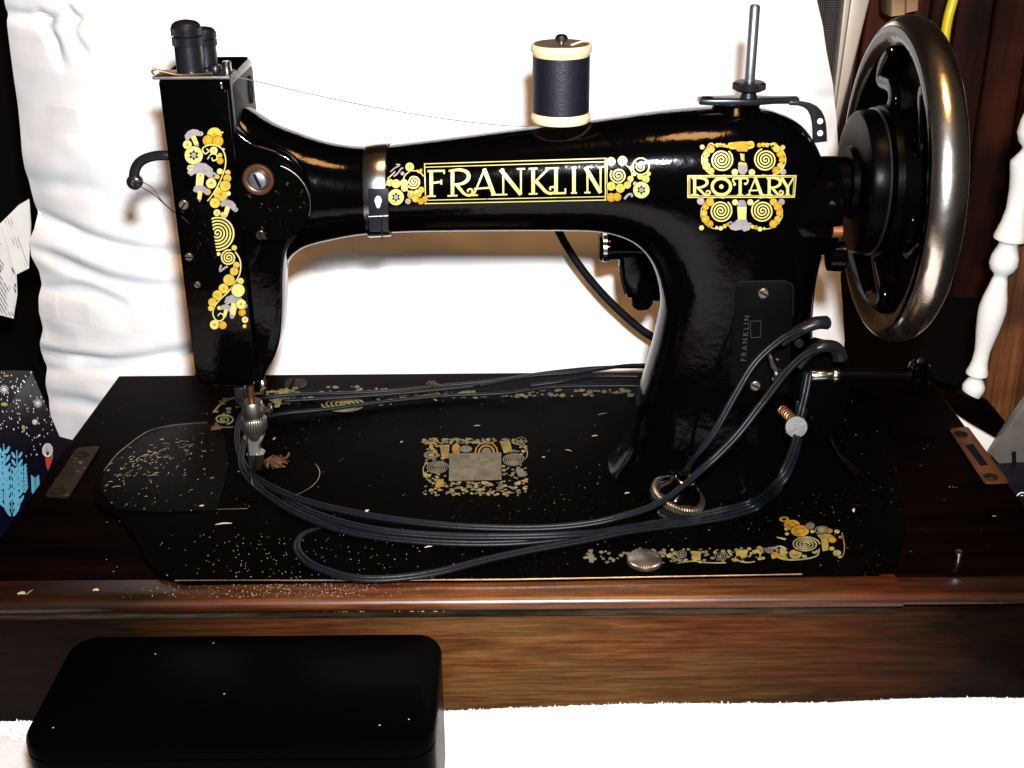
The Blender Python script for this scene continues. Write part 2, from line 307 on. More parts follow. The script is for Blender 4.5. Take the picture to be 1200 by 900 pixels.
# dark panelling behind, plank by plank
wall = thing('panelled_wall', 'dark red brown wood panelled wall behind the hand wheel', 'wall', (46, 60, -7.6))
edges = [(835, 866), (868, 899), (901, 962), (964, 1010), (1012, 1048), (1050, 1086), (1088, 1116), (1118, 1160), (1162, 1205), (1207, 1250), (1252, 1310), (1312, 1370)]
for i, (a, c) in enumerate(edges):
    b = NB(); dy = rnd.uniform(-0.5, 0.5); lean = 0.17
    pts = [P(a + 30, -150, 56 + dy), P(c + 28, -150, 56 + dy), P(c - 90, 640, 56 + dy), P(a - 90, 640, 56 + dy)]
    prism(b, pts, (0, 1.6, 0), 0.12, 1)
    obj('plank', b, M['wall_wood'], wall, smooth=20)
b = NB(); box(b, -150, 150, 60, 62, -7.6, 130); obj('room_wall', b, M['dark'], smooth=0, kind='structure')
# window frame with insect screen
win = thing('window_frame', 'beige aluminium window frame with grey insect screen right of pillow', 'window', P(985, 110, 42))
b = NB(); prism(b, [P(996, -60, 42), P(1004, -60, 42), P(976, 200, 42), P(968, 200, 42)], (0, 1.2, 0), 0.08); obj('inner_bar', b, M['alu'], win)
b = NB(); prism(b, [P(1006, -60, 41.6), P(1034, -60, 41.6), P(975, 180, 41.6), P(972, 180, 41.6)], (0, 1.6, 0), 0.12); obj('outer_bar', b, M['alu'], win)
b = NB()
for i in range(26):
    x = 935 + i * 2.6; a, c = P(x + 12, -40, 43.2), P(x - 12, 180, 43.2); tube(b, [a, c], 0.018, 4, 1, smooth=False)
for i in range(80):
    y = -40 + i * 2.8; tube(b, [P(935, y, 43.25), P(1008 - (y + 40) * 0.16, y, 43.25)], 0.018, 4, 1, smooth=False)
obj('screen_mesh', b, M['screen'], win, smooth=0, kind='stuff')
b = NB(); prism(b, [P(1044, -30, 48), P(1062, -30, 48), P(1061, 18, 48), P(1045, 20, 48)], (0, 3, 0), 0.15)
prism(b, [P(1063, -30, 48.3), P(1079, -30, 48.3), P(1076, 13, 48.3), P(1062, 16, 48.3)], (0, 3, 0), 0.15)
obj('wood_block', b, M['tan'], loc=P(1060, 18, 49), label='small pale tan wood block above the hand wheel top', category='block')
b = NB(); tube(b, [P(1124, -30, 44), P(1117, 0, 44), P(1111, 22, 44), P(1107, 48, 44), P(1105, 80, 44)], 0.34, 10, 6, flat=1.0)
obj('yellow_tube', b, M['yellow'], loc=P(1107, 60, 44), label='bright yellow tube curving down behind the hand wheel', category='tube')
# brown striped board, rail and white spindle on the right
b = NB(); prism(b, [P(1235, 60, 27.5), P(1330, 60, 27.5), P(1330, 560, 27.5), P(1192, 545, 27.5), P(1146, 478, 27.5), P(1165, 400, 27.5)], (0, 1.8, 0), 0.1)
obj('wooden_board', b, M['board'], loc=P(1200, 540, 28), label='medium brown upright board with straight grain behind white spindle', category='board')
b = NB(); prism(b, [P(1095, 452, 25.5), P(1128, 462, 25.5), P(1165, 478, 25.5), P(1192, 512, 25.5), P(1176, 540, 25.5), P(1150, 522, 25.5), P(1120, 492, 25.5), P(1096, 475, 25.5)], (0, 1.4, 0), 0.15)
obj('dark_wood_rail', b, M['wood_top'], loc=P(1150, 520, 26), label='short dark brown rail under the white spindle', category='rail')
spy = 26.5
prof_px = [(60, 12), (82, 16), (96, 9), (112, 10), (125, 16), (135, 18.5), (148, 19.5), (158, 16), (163, 10.5), (166, 10), (170, 12), (180, 19), (184, 19), (197, 16), (211, 13.5), (233, 11.8), (249, 14), (260, 17), (266, 18.5), (268, 18), (270, 13), (274, 10.5), (280, 12.5), (288, 15.5), (297, 16.5), (304, 14), (309, 9), (312, 7.8), (316, 9), (326, 11), (338, 14), (351, 16), (362, 15.5), (380, 13.2), (395, 10.5), (405, 9.2), (418, 9.4), (426, 11), (432, 13.2), (435, 12.8), (437, 9), (440, 7.8), (444, 10.5), (450, 13.5), (456, 13), (464, 10), (470, 7)]
sb = P(1137, 470, spy); stp = P(1236, 62, spy); sax = (stp - sb); d0 = (P(1178, 295, spy) - CAM).dot(_F)
prof = sorted([(sax.length * (470 - y) / 408, r / F * d0) for y, r in prof_px])
b = NB(); lathe(b, sb, sax, prof, 36)
obj('turned_spindle', b, M['white_paint'], loc=sb, smooth=50, label='white painted turned wooden spindle standing at the right edge', category='spindle')
b = NB(); prism(b, [P(1122, 488, 24.3), P(1140, 500, 24.3), P(1168, 516, 24.3), P(1162, 545, 24.3), P(1140, 530, 24.3)], (0, 0.5, 0), 0.1)
obj('white_card', b, M['white_paint'], loc=P(1150, 530, 24.3), label='small cream white scrap between dark rail and brass handle plate', category='card')
b = NB(); f = [P(1240, 425, 23), P(1205, 467, 23), P(1185, 496, 23), P(1161, 534, 23), P(1185, 562, 23), P(1240, 570, 23)]; prism(b, f, (0, 0.8, 0), 0.2, 3)
pb = obj('plastic_bag', b, M['plastic'], loc=P(1190, 560, 23), label='smoky grey plastic wedge beside the right end of the base', category='bag')
b = NB(); prism(b, [P(1186, 530, 22.9), P(1191, 530, 22.9), P(1192, 560, 22.9), P(1187, 560, 22.9)], (0, 0.25, 0), 0.05); obj('painted_reflection', b, M['void'], pb)  # dark reflection in the plastic, painted as a black strip
b = NB(); prism(b, [P(1172, 562, 21), P(1240, 558, 21), P(1260, 640, 21), P(1195, 640, 21)], (0, 3, 0), 0.2)
dk = obj('dark_carton', b, M['card_black'], loc=P(1200, 630, 21), label='black carton with a white ring mark past the right end of base', category='carton')
b = NB(); a, u, v = frame((0, -1, 0)); cc = P(1197, 583, 20.9)
tube(b, [cc + Vector((math.cos(t / 12 * 6.283) * 0.32, -0.02, math.sin(t / 12 * 6.283) * 0.36)) for t in range(13)], 0.035, 6, 3)
tube(b, [cc + Vector((math.cos(t / 8 * 6.283) * 0.13, -0.02, math.sin(t / 8 * 6.283) * 0.15)) for t in range(9)], 0.03, 6, 3)
obj('ring_mark', b, M['p_white'], dk)
# ------------------------------------------------------------------ pillow
pl_left = [(-90, -8), (-40, 0), (0, 5), (60, 12), (110, 18), (160, 24), (200, 29), (232, 38), (250, 42), (268, 40), (285, 33), (300, 36), (318, 46), (332, 49), (345, 45), (365, 46), (385, 51), (402, 47), (414, 46), (428, 54), (450, 53), (480, 57), (520, 67), (548, 76), (566, 92)]
pl_right = [(-90, 945), (-40, 952), (0, 957), (30, 964), (60, 968), (100, 976), (140, 981), (180, 984), (230, 986), (290, 985), (340, 986), (372, 988), (400, 990), (430, 986), (480, 980), (566, 960)]
def lerp_tab(t, y):
    if y <= t[0][0]: return t[0][1]
    for (a, c), (d, e) in zip(t, t[1:]):
        if y <= d: return c + (e - c) * (y - a) / (d - a)
    return t[-1][1]
creases = [ # (x0,y0,x1,y1,width px,depth cm) creases running in from the left edge
 (44, 252, 330, 292, 9, 1.1), (30, 296, 260, 310, 8, 0.7), (46, 336, 170, 330, 7, 0.8), (44, 414, 330, 372, 8, 1.2), (52, 428, 190, 412, 7, 0.6),
 (20, 205, 150, 214, 12, 0.5), (20, 12, 330, 14, 6, 1.1), (60, 20, 100, 70, 7, 0.9), (100, 14, 125, 60, 7, 0.7), (190, 14, 150, 66, 8, 0.7), (360, -40, 388, 46, 6, 1.5), (425, -40, 398, 66, 7, 1.3), (300, 0, 262, 56, 7, 0.9), (500, -2, 660, 8, 5, 1.2), (575, -40, 530, 48, 6, 1.3), (330, -20, 340, 40, 6, 0.9),
 (60, 470, 230, 452, 8, 0.5), (975, 110, 860, 90, 9, 0.5), (985, 300, 850, 320, 10, 0.6), (640, 6, 900, -8, 8, 0.4), (200, 240, 620, 330, 40, 0.5), (400, 300, 760, 275, 12, 0.6)]
def crease(px, py):
    s = 0
    for x0, y0, x1, y1, wd, dp in creases:
        dx, dy = x1 - x0, y1 - y0; L2 = dx * dx + dy * dy; t = ((px - x0) * dx + (py - y0) * dy) / L2
        tt = min(max(t, -0.05), 1); qx, qy = x0 + dx * tt, y0 + dy * tt
        qy += 6 * math.sin(tt * 5 + x0)
        d2 = (px - qx) ** 2 + (py - qy) ** 2; fade = max(0.0, 1 - max(tt, 0)) ** 0.7
        s += dp * fade * math.exp(-d2 / (wd * wd))
    return s * 1.05
NU, NV = 230, 150
def pillow_pt(i, j, side):
    v = j / NV; py = -90 + v * 656; xl, xr = lerp_tab(pl_left, py), lerp_tab(pl_right, py)
    u = 0.5 - 0.5 * math.cos(math.pi * i / NU); px = xl + (xr - xl) * u
    ed = min(u, 1 - u) * (xr - xl); e2 = min(v, 1 - v) * 656
    a = min(1, ed / 240); c = min(1, e2 / 150); bulge = (1 - (1 - a) ** 2.4) * (0.35 + 0.65 * (1 - (1 - c) ** 2))
    if side > 0:
        Y = 30.2 - 4.6 * bulge + crease(px, py) * min(1, 0.3 + a * 3)
        Y += 0.35 * noise.noise(Vector((px / 130, py / 90, 0.3))) + 0.10 * noise.noise(Vector((px / 40, py / 30, 1.3)))
    else: Y = 30.2 + 6 * bulge
    return P(px, py, 30.2) + (Vector((0, Y - 30.2, 0)))
b = NB()
Fv = [[b.verts.new(pillow_pt(i, j, 1)) for i in range(NU + 1)] for j in range(NV + 1)]
for j in range(NV):
    for i in range(NU): b.faces.new((Fv[j][i], Fv[j][i + 1], Fv[j + 1][i + 1], Fv[j + 1][i]))
st = 10; Bv = {}
for j in range(0, NV + 1, 1):
    for i in (range(0, NU + 1, st)):
        Bv[j, i] = Fv[j][i] if (i in (0, NU) or j in (0, NV)) else b.verts.new(pillow_pt(i, j, -1))
for j in range(1, NV - 1):
    for i in range(0, NU, st): b.faces.new((Bv[j, i], Bv[j + 1, i], Bv[j + 1, i + st], Bv[j, i + st]))
obj('pillow', b, M['pillow'], loc=(0, 31, -7.6), smooth=180, label='white cotton pillow with woven grey blocks standing behind the machine', category='pillow')
# crumpled printed paper at left
def sheet(outline_px, Y, slope, name, m, n=22, amp=0.25, seed=0.0, **kw):
    b = NB(); xs = [p[0] for p in outline_px]; ys = [p[1] for p in outline_px]; (x0, x1, y0, y1) = (min(xs), max(xs), min(ys), max(ys))
    def inside(x, y):
        c = False; k = len(outline_px)
        for i in range(k):
            (ax, ay), (bx, by) = outline_px[i], outline_px[(i + 1) % k]
            if (ay > y) != (by > y) and x < (bx - ax) * (y - ay) / (by - ay) + ax: c = not c
        return c
    def pt(x, y): return P(x, y, Y + slope * (x - x0) + amp * noise.noise(Vector((x / 14, y / 18, seed))))
    vs = [b.verts.new(pt(*p)) for p in outline_px]; f = b.faces.new(vs)
    bmesh.ops.triangulate(b, faces=[f]); bmesh.ops.subdivide_edges(b, edges=b.edges[:], cuts=4, use_grid_fill=True)
    r = bmesh.ops.solidify(b, geom=b.faces[:], thickness=0.04)
    return b, pt, inside
b, pt, inside = sheet([(-60, 300), (-20, 275), (0, 262), (14, 248), (22, 240), (34, 233), (36, 262), (35, 290), (34, 314), (18, 322), (6, 300), (-10, 330), (-60, 350)], 30, 0.02, 'p', None)
pp = thing('printed_paper', 'crumpled white leaflet with rows of small print left of pillow', 'leaflet', P(10, 370, 31))
obj('upper_fold', b, M['paper'], pp, smooth=0)
b2, pt2, ins2 = sheet([(-60, 280), (-6, 262), (4, 268), (12, 300), (19, 322), (20, 345), (18, 358), (16, 373), (-4, 368), (-60, 360)], 28.9, 0.03, 'p', None, seed=3.0)
obj('lower_fold', b2, M['paper'], pp, smooth=0)
b = NB()
def prints(b, pt, ins, x0, y0, dx, dy, rows, length, sp):
    for r in range(rows):
        ox, oy = x0 - dy * r * sp, y0 + dx * r * sp; t = 0
        while t < length:
            l = rnd.uniform(2, 5); a = (ox + dx * t, oy + dy * t); c = (ox + dx * (t + l), oy + dy * (t + l)); t += l + rnd.uniform(0.6, 1.2)
            if all(ins(*q) for q in (a, c)):
                pa, pc = pt(*a) + Vector((0, -0.05, 0)), pt(*c) + Vector((0, -0.05, 0)); n = Vector((0, 0, 0.10))
                vs = [b.verts.new(q) for q in (pa - n, pc - n, pc + n, pa + n)]; b.faces.new(vs)
prints(b, pt, inside, 8, 243, 0.35, 0.94, 14, 90, 3.4)
prints(b, pt2, ins2, 2, 262, 0.5, 0.866, 22, 110, 3.2); prints(b, pt2, ins2, 25, 300, 0.5, 0.866, 10, 90, 3.2)
obj('small_print', b, M['ink'], pp, smooth=0, kind='stuff')
# dark gift box with snow and fern print at left
gx = thing('gift_box', 'dark navy box printed with snow and pale blue ferns at left edge', 'box', P(20, 640, 14))
tA, tB = P(37, 434, 20.0), None
zt = tA.z; tB = G(-60, 575, zt); tC = tB + Vector((-14, -1, 0)); tD = tA + Vector((-16, 0.8, 0))
bA = G(80, 560, -7.5); bA = Vector((tA.x + 1.9, tA.y + 0.3, -7.5)); bB = Vector((tB.x + 1.6, tB.y - 1.0, -7.5)); bC = bB + Vector((-16, -1, 0)); bD = bA + Vector((-18, 1, 0))
b = NB(); T = [b.verts.new(p) for p in (tA, tB, tC, tD)]; B_ = [b.verts.new(p) for p in (bA, bB, bC, bD)]
b.faces.new(T); b.faces.new(B_[::-1])
for i in range(4): b.faces.new((T[i], T[(i + 1) % 4], B_[(i + 1) % 4], B_[i]))
bmesh.ops.recalc_face_normals(b, faces=b.faces[:]); bmesh.ops.bevel(b, geom=b.edges[:], offset=0.06, segments=2, affect='EDGES')
gbox = obj('carton', b, M['card_navy'], gx, smooth=25)
# ------------------------------------------------------------------ flat print: shapes drawn in photo space and laid on the real surface
class Print:
    def __init__(s, targets, mapping=(0, 0, 1), z=None):
        s.bm = NB(); s.mp = mapping; s.layer = 0; s.trees = []; s.z = z
        for o in targets:
            me = o.data; mw = Matrix.Translation(origin(o)); s.trees.append(BVHTree.FromPolygons([mw @ v.co for v in me.vertices], [p.vertices[:] for p in me.polygons]))
    def map(s, x, y):
        px, py = s.mp[0] + x / s.mp[2], s.mp[1] + y / s.mp[2]; d = ray(px, py); best = None; off = 0.006 + 0.0005 * s.layer
        if s.z is not None: return G(px, py, s.z) + Vector((0, 0, off))
        for t in s.trees:
            h = t.ray_cast(CAM * CM, d)
            if h[0] is not None and (best is None or h[3] < best[3]): best = h
        if best is None: return None
        n = best[1];  n = -n if n.dot(d) > 0 else n
        return best[0] / CM + n * off
    def face(s, pts, m):
        q = [s.map(*p) for p in pts]
        if any(p is None for p in q): return
        if max((q[0] - p).length for p in q) > 2.5: return
        f = s.bm.faces.new([s.bm.verts.new(p) for p in q]); f.material_index = m
    def disc(s, x, y, rx, m, ry=None, n=14, hole=0, hm=None, rim=True):
        ry = ry or rx; s.layer += 1
        if rim and rx > 7: s.disc(x, y, rx * 1.1, 4, ry * 1.1, n, rim=False); s.layer += 1
        for i in range(n):
            a, c = 2 * math.pi * i / n, 2 * math.pi * (i + 1) / n
            s.face([(x, y), (x + rx * math.cos(a), y + ry * math.sin(a)), (x + rx * math.cos(c), y + ry * math.sin(c))], m)
        if hole: s.disc(x, y, rx * hole, 4 if hm is None else hm, ry * hole, 10, rim=False)
        s.layer = (s.layer) % 60
    def ring(s, x, y, rx, wd, m, ry=None, n=28, a0=0, a1=360):
        ry = ry or rx; pts = [(x + rx * math.cos(R(a0 + (a1 - a0) * i / n)), y + ry * math.sin(R(a0 + (a1 - a0) * i / n))) for i in range(n + 1)]; s.line(pts, wd, m)
    def line(s, pts, wd, m, sub=1, step=14):
        s.layer = (s.layer + 1) % 60; q = []
        for (ax, ay), (bx, by) in zip(pts, pts[1:]):
            k = max(1, int(math.hypot(bx - ax, by - ay) / step))
            q += [(ax + (bx - ax) * i / k, ay + (by - ay) * i / k) for i in range(k)]
        q.append(pts[-1]); L = []
        for i, p in enumerate(q):
            a, c = q[max(i - 1, 0)], q[min(i + 1, len(q) - 1)]; dx, dy = c[0] - a[0], c[1] - a[1]; l = math.hypot(dx, dy) or 1
            w_ = (wd(i / (len(q) - 1)) if callable(wd) else wd) / 2; L.append(((p[0] - dy / l * w_, p[1] + dx / l * w_), (p[0] + dy / l * w_, p[1] - dx / l * w_)))
        for (a, c), (d, e) in zip(L, L[1:]): s.face([a, c, e, d], m)
    def spiral(s, x, y, r, turns, wd, m, ry=None, a0=0, d=1, r0=0.06):
        n = int(turns * 22); k = (ry or r) / r
        s.line([(x + r * (r0 + (1 - r0) * i / n) * math.cos(R(a0) + d * 2 * math.pi * turns * i / n), y + k * r * (r0 + (1 - r0) * i / n) * math.sin(R(a0) + d * 2 * math.pi * turns * i / n)) for i in range(n + 1)], wd, m)
    def poly(s, pts, m):
        s.layer = (s.layer + 1) % 60
        cx = sum(p[0] for p in pts) / len(pts); cy = sum(p[1] for p in pts) / len(pts)
        for a, c in zip(pts, pts[1:] + pts[:1]): s.face([(cx, cy), a, c], m)
    def blob(s, x, y, r, m, k=1.0, rg=rnd):
        n = 9; s.poly([(x + r * rg.uniform(0.7, 1.1) * math.cos(6.283 * i / n), y + k * r * rg.uniform(0.7, 1.1) * math.sin(6.283 * i / n)) for i in range(n)], m)
    def curve(s, pts, wd, m, k=8):
        s.line([(p.x, p.y) for p in catmull([Vector((a, c, 0)) for a, c in pts], k)], wd, m)
    def done(s, name, mats, parent, **kw):
        return obj(name, s.bm, mats, parent, smooth=0, keep=True, **kw)
DC = [M['decal_cream'], M['decal_yellow'], M['decal_gold'], M['decal_grey'], M['japan']]
BC = [M['bd_cream'], M['bd_yellow'], M['bd_gold'], M['bd_grey'], M['japan_matt']]
# ------------------------------------------------------------------ box print
def rot_leaf(p, x, y, ang, l, wd, m):
    c, s_ = math.cos(ang), math.sin(ang); pts = []
    for i in range(12):
        t = 2 * math.pi * i / 12; a, d = l * math.cos(t), wd * math.sin(t); pts.append((x + a * c - d * s_, y + a * s_ + d * c))
    p.poly(pts, m)
pr = Print([gbox], (0, 420, 4.09)); GM = [M['p_white'], M['p_blue'], M['p_red'], M['p_olive'], M['card_black']]
rg = random.Random(3)
for k in range(170):
    x, y = rg.uniform(-10, 260), rg.uniform(62, 480); 
    if y > 360 and x < 120: continue
    rot_leaf(pr, x, y, rg.uniform(1.0, 1.7), rg.uniform(2.5, 6), rg.uniform(1.2, 3), 0)
for x, y, r in ((20, 150, 22), (180, 215, 22), (165, 305, 14)):
    for a in range(0, 180, 30): pr.line([(x - r * math.cos(R(a)), y - r * math.sin(R(a))), (x + r * math.cos(R(a)), y + r * math.sin(R(a)))], 3, 0)
rot_leaf(pr, 20, 222, 0.0, 15, 9, 3); rot_leaf(pr, 112, 338, 1.6, 17, 6, 3); rot_leaf(pr, 30, 86, 0, 14, 5, 3)
for sx, sy, sl, la in ((20, 700, 290, 34), (85, 690, 250, 30), (110, 640, 130, 24), (55, 740, 220, 40), (170, 660, 90, 22), (5, 620, 180, 30), (-20, 700, 200, 36)):
    for k in range(7):
        t = k / 7; y = sy - sl * t
        for s_ in (-1, 1): rot_leaf(pr, sx + s_ * la * 0.55 - 6 * t, y - 12, -1.57 + s_ * 0.5, la * (0.85 - 0.3 * t), la * 0.22, 1)
    pr.line([(sx, sy), (sx - 6, sy - sl)], 5, 1)
pr.poly([(215, 470), (255, 462), (245, 500), (228, 540), (218, 510)], 2); pr.disc(226, 440, 26, 0, ry=34)
for a in range(-150, -20, 16): pr.line([(226, 465), (226 + 32 * math.cos(R(a)), 465 + 60 * math.sin(R(a)))], 2, 4)
pr.done('printed_pattern', GM, gx)
# ------------------------------------------------------------------ towel
b = NB()
def towel_z(x, y):
    z = -6.9 + 0.16 * noise.noise(Vector((x / 9, y / 7, 0))) + 0.05 * noise.noise(Vector((x / 1.5, y / 1.5, 2))) + 0.03 * noise.noise(Vector((x / 0.35, y / 0.35, 5)))
    z += (0.22 + 0.82 * min(1, max(0, (x + 22) / 41))) * math.exp(-((min(y, -0.5) + 0.5) / 2.6) ** 2)
    return z
NX, NY = 300, 110; X0, X1, Y0, Y1 = -42.0, 23.6, -34.0, 0.2
vv = [[b.verts.new((X0 + (X1 - X0) * i / NX + (0.5 * noise.noise(Vector((j / 9, 3, 0))) if i == NX else 0), Y0 + (Y1 - Y0) * j / NY, towel_z(X0 + (X1 - X0) * i / NX, Y0 + (Y1 - Y0) * j / NY) - (0.5 if i > NX - 3 else 0))) for i in range(NX + 1)] for j in range(NY + 1)]
for j in range(NY):
    for i in range(NX): b.faces.new((vv[j][i], vv[j][i + 1], vv[j + 1][i + 1], vv[j + 1][i]))
bmesh.ops.solidify(b, geom=b.faces[:], thickness=0.5)
tw = obj('towel', b, M['towel'], loc=(0, -10, -7), smooth=180, label='white terry towel spread under and before the wooden base', category='towel')
b = NB()
for k in range(16000):
    x = rnd.uniform(-40, 23.4); y = -0.36 - abs(rnd.gauss(0, 1)) * 0.5 if k % 3 else rnd.uniform(-14, -1)
    p = Vector((x, y, towel_z(x, y) - 0.03)); h = rnd.uniform(0.06, 0.15) * (1.35 if y > -0.9 else 1) * (1.5 if rnd.random() < 0.06 else 1); l = Vector((rnd.uniform(-.12, .12), rnd.uniform(-.1, .04), h)); s_ = Vector((0.035, 0, 0)) if k % 2 else Vector((0.02, 0.03, 0))
    a = [b.verts.new(p - s_), b.verts.new(p + s_), b.verts.new(p + l * 0.7 + s_), b.verts.new(p + l)]; b.faces.new(a)
obj('terry_loops', b, M['towel'], tw, smooth=0, kind='stuff')
# ------------------------------------------------------------------ wooden base
wb = thing('wooden_case', 'long dark walnut base box with lit brown front under the sewing machine', 'case', (0, 11, -7))
TL, TR_ = G(135, 438), G(1088, 434)
FL, FR = G(-30, 668), G(1258, 668); BY = (TL.y + TR_.y) / 2
TL.y = TR_.y = BY
b = NB(); lx = FL.x; rx = FR.x
# top frame: back, left, right boards round the bed, and the dark inner floor
pts = [Vector((TL.x + 0.25, BY, 0)), Vector((TR_.x - 0.2, BY, 0)), Vector((rx, 0.9, 0)), Vector((lx, 0.9, 0))]
obj('top_board', prism(NB(), pts, (0, 0, -0.9), 0.18, 3), M['wood_top'], wb, smooth=40)
def rail(x0, x1, y0, y1, zc, r, name, m):
    prof = []                                # rounded nose in the YZ plane
    n = 9; pf = [(y1, zc + r * 0.92), (y0 + 0.75, zc + r * 0.92)] + [(y0 + 0.55 - 0.55 * math.sin(t), zc + r * 0.92 * math.cos(t)) for t in [math.pi * i / n for i in range(1, n)]] + [(y0 + 0.6, zc - r * 0.92), (y1, zc - r * 0.92)]
    rings = [[Vector((x, y, z)) for y, z in pf] for x in [x0 + (x1 - x0) * i / 40 for i in range(41)]]
    obj(name, loft(NB(), rings), m, wb, smooth=50)
xn = G(1062, 700).x
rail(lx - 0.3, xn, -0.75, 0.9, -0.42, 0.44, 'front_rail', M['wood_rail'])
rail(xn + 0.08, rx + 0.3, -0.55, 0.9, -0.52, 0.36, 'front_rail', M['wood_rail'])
b = NB(); box(b, lx - 0.1, xn - 0.1, -0.50, 0.8, -1.12, -0.9, 0.05); obj('ledge', b, M['wood_lip'], wb)
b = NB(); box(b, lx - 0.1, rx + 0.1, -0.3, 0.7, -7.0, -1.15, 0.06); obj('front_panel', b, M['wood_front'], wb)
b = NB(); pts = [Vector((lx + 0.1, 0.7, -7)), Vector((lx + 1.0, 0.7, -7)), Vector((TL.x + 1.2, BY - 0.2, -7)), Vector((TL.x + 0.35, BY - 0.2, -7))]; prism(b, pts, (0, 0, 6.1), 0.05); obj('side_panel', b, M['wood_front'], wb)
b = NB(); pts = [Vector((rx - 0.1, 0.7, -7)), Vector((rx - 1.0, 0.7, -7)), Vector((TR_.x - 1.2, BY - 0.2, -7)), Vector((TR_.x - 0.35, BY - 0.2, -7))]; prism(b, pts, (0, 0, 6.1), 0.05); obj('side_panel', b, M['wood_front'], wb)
b = NB(); box(b, TL.x + 1.3, TR_.x - 1.3, BY - 1.1, BY - 0.25, -7, -0.92, 0.05); obj('back_panel', b, M['wood_top'], wb)
# handle plates let into the top
def plate(px, m, slots, mm, lab=None, slot=None):
    b = NB(); q = [G(x, y, 0.0) for x, y in px]
    pts = []
    for i, p in enumerate(q):                 # rounded corners
        a, c = q[i - 1], q[(i + 1) % len(q)]; r = 0.22
        p0, p1 = p + (a - p).normalized() * r, p + (c - p).normalized() * r
        pts += [p0, (p0 + p1 + 2 * p) / 4, p1]
    prism(b, pts, (0, 0, 0.09), 0.03); o = obj('hinge_plate', b, m, wb, **({'label': lab} if lab else {}))
    for (x, y) in slots:
        c = G(x, y, 0.09); b = NB(); lathe(b, c, (0, 0, 1), [(-0.02, 0.36), (0.04, 0.36), (0.055, 0.30), (0.03, 0.24), (0.03, 0.001)], 24, ); ob = obj('screw', b, mm, o)
        b = NB()
        vs = [b.verts.new(c + Vector((sx * 0.26, sy * 0.045, 0.06))) for sx, sy in ((-1, -1), (1, -1), (1, 1), (-1, 1))]; b.faces.new(vs); obj('screw_slot', b, M['void'], o, smooth=0)
    if slot:
        b = NB(); prism(b, [G(x, y, 0.085) for x, y in slot], (0, 0, 0.012)); obj('keyhole', b, M['void'], o, smooth=0)
plate([(52, 583), (80, 585), (118, 524), (90, 526)], M['brass_dark'], [(96, 532), (69, 574)], M['brass_dark'], 'dull dark brass handle plate at the left end')
plate([(1112, 504), (1134, 501), (1183, 567), (1154, 568)], M['brass'], [(1126, 509), (1161, 559)], M['brass_dark'], 'copper coloured handle plate with dark slot at the right end', [(1131, 522), (1140, 520), (1158, 545), (1149, 546)])
b = NB(); c = G(1122, 662, 0.0); lathe(b, c, (0, 0, 1), [(-0.02, 0.16), (0.5, 0.14), (0.55, 0.19), (0.68, 0.17), (0.72, 0.05)], 20); obj('latch_pin', b, M['chrome'], wb)
# ------------------------------------------------------------------ sewing machine
sm = thing('sewing_machine', 'antique black cast iron sewing machine with gold ornament and large hand wheel', 'sewing machine', (0, YA, 0))
ZB = 0.22
bed_px = [(215, 682), (188, 674), (170, 656), (158, 628), (140, 606), (112, 590), (108, 572), (120, 548), (145, 522), (172, 503), (205, 495), (250, 491), (262, 472), (280, 458), (330, 456), (600, 455), (745, 452), (1000, 450), (1030, 466), (1050, 540), (1062, 620), (1052, 660), (1030, 671), (940, 672), (600, 678), (430, 679)]
b = NB(); prism(b, [G(x, y, ZB) for x, y in bed_px], (0, 0, -0.2), 0.05, 2); bed = obj('bed', b, M['japan_matt'], sm, smooth=40)
b = NB(); tube(b, [G(205, 680, 0.2)+Vector((0,-.03,0)), G(430, 680, 0.2), G(600, 679, 0.2), G(940, 673, 0.2)], 0.035, 6, 8, smooth=False); obj('bed_edge', b, M['nickel_dull'], sm)
sl_px = [(117, 574), (122, 552), (146, 525), (173, 506), (205, 498), (243, 495), (262, 508), (268, 545), (255, 597), (180, 599), (135, 596)]
b = NB(); prism(b, [G(x, y, ZB + 0.08) for x, y in sl_px], (0, 0, -0.08), 0.03); slide = obj('slide_plate', b, M['japan_plate'], sm, smooth=40)
b = NB(); tube(b, [G(x, y, ZB + 0.09) for x, y in [(122, 552), (134, 536), (146, 525), (173, 506), (205, 498), (243, 495)]], 0.035, 6); obj('plate_edge', b, M['nickel_dull'], sm)
b = NB(); tube(b, [G(180, 599, ZB + 0.05), G(290, 596, ZB + 0.05)], 0.025, 6, smooth=False); obj('plate_edge', b, M['nickel_dull'], sm)
c = G(318, 560, ZB); b = NB(); lathe(b, c, (0, 0, 1), [(0, 2.45), (0.05, 2.45), (0.06, 2.38), (0.045, 2.34), (0.05, 2.3), (0.05, 0.01)], 64); np_ = obj('needle_plate', b, M['japan_matt'], sm)
b = NB(); tube(b, [c + Vector((2.42 * math.cos(R(t)), 2.42 * math.sin(R(t)), 0.06)) for t in range(-62, 35, 8)], 0.025, 6); obj('plate_ring', b, M['nickel_dull'], sm)
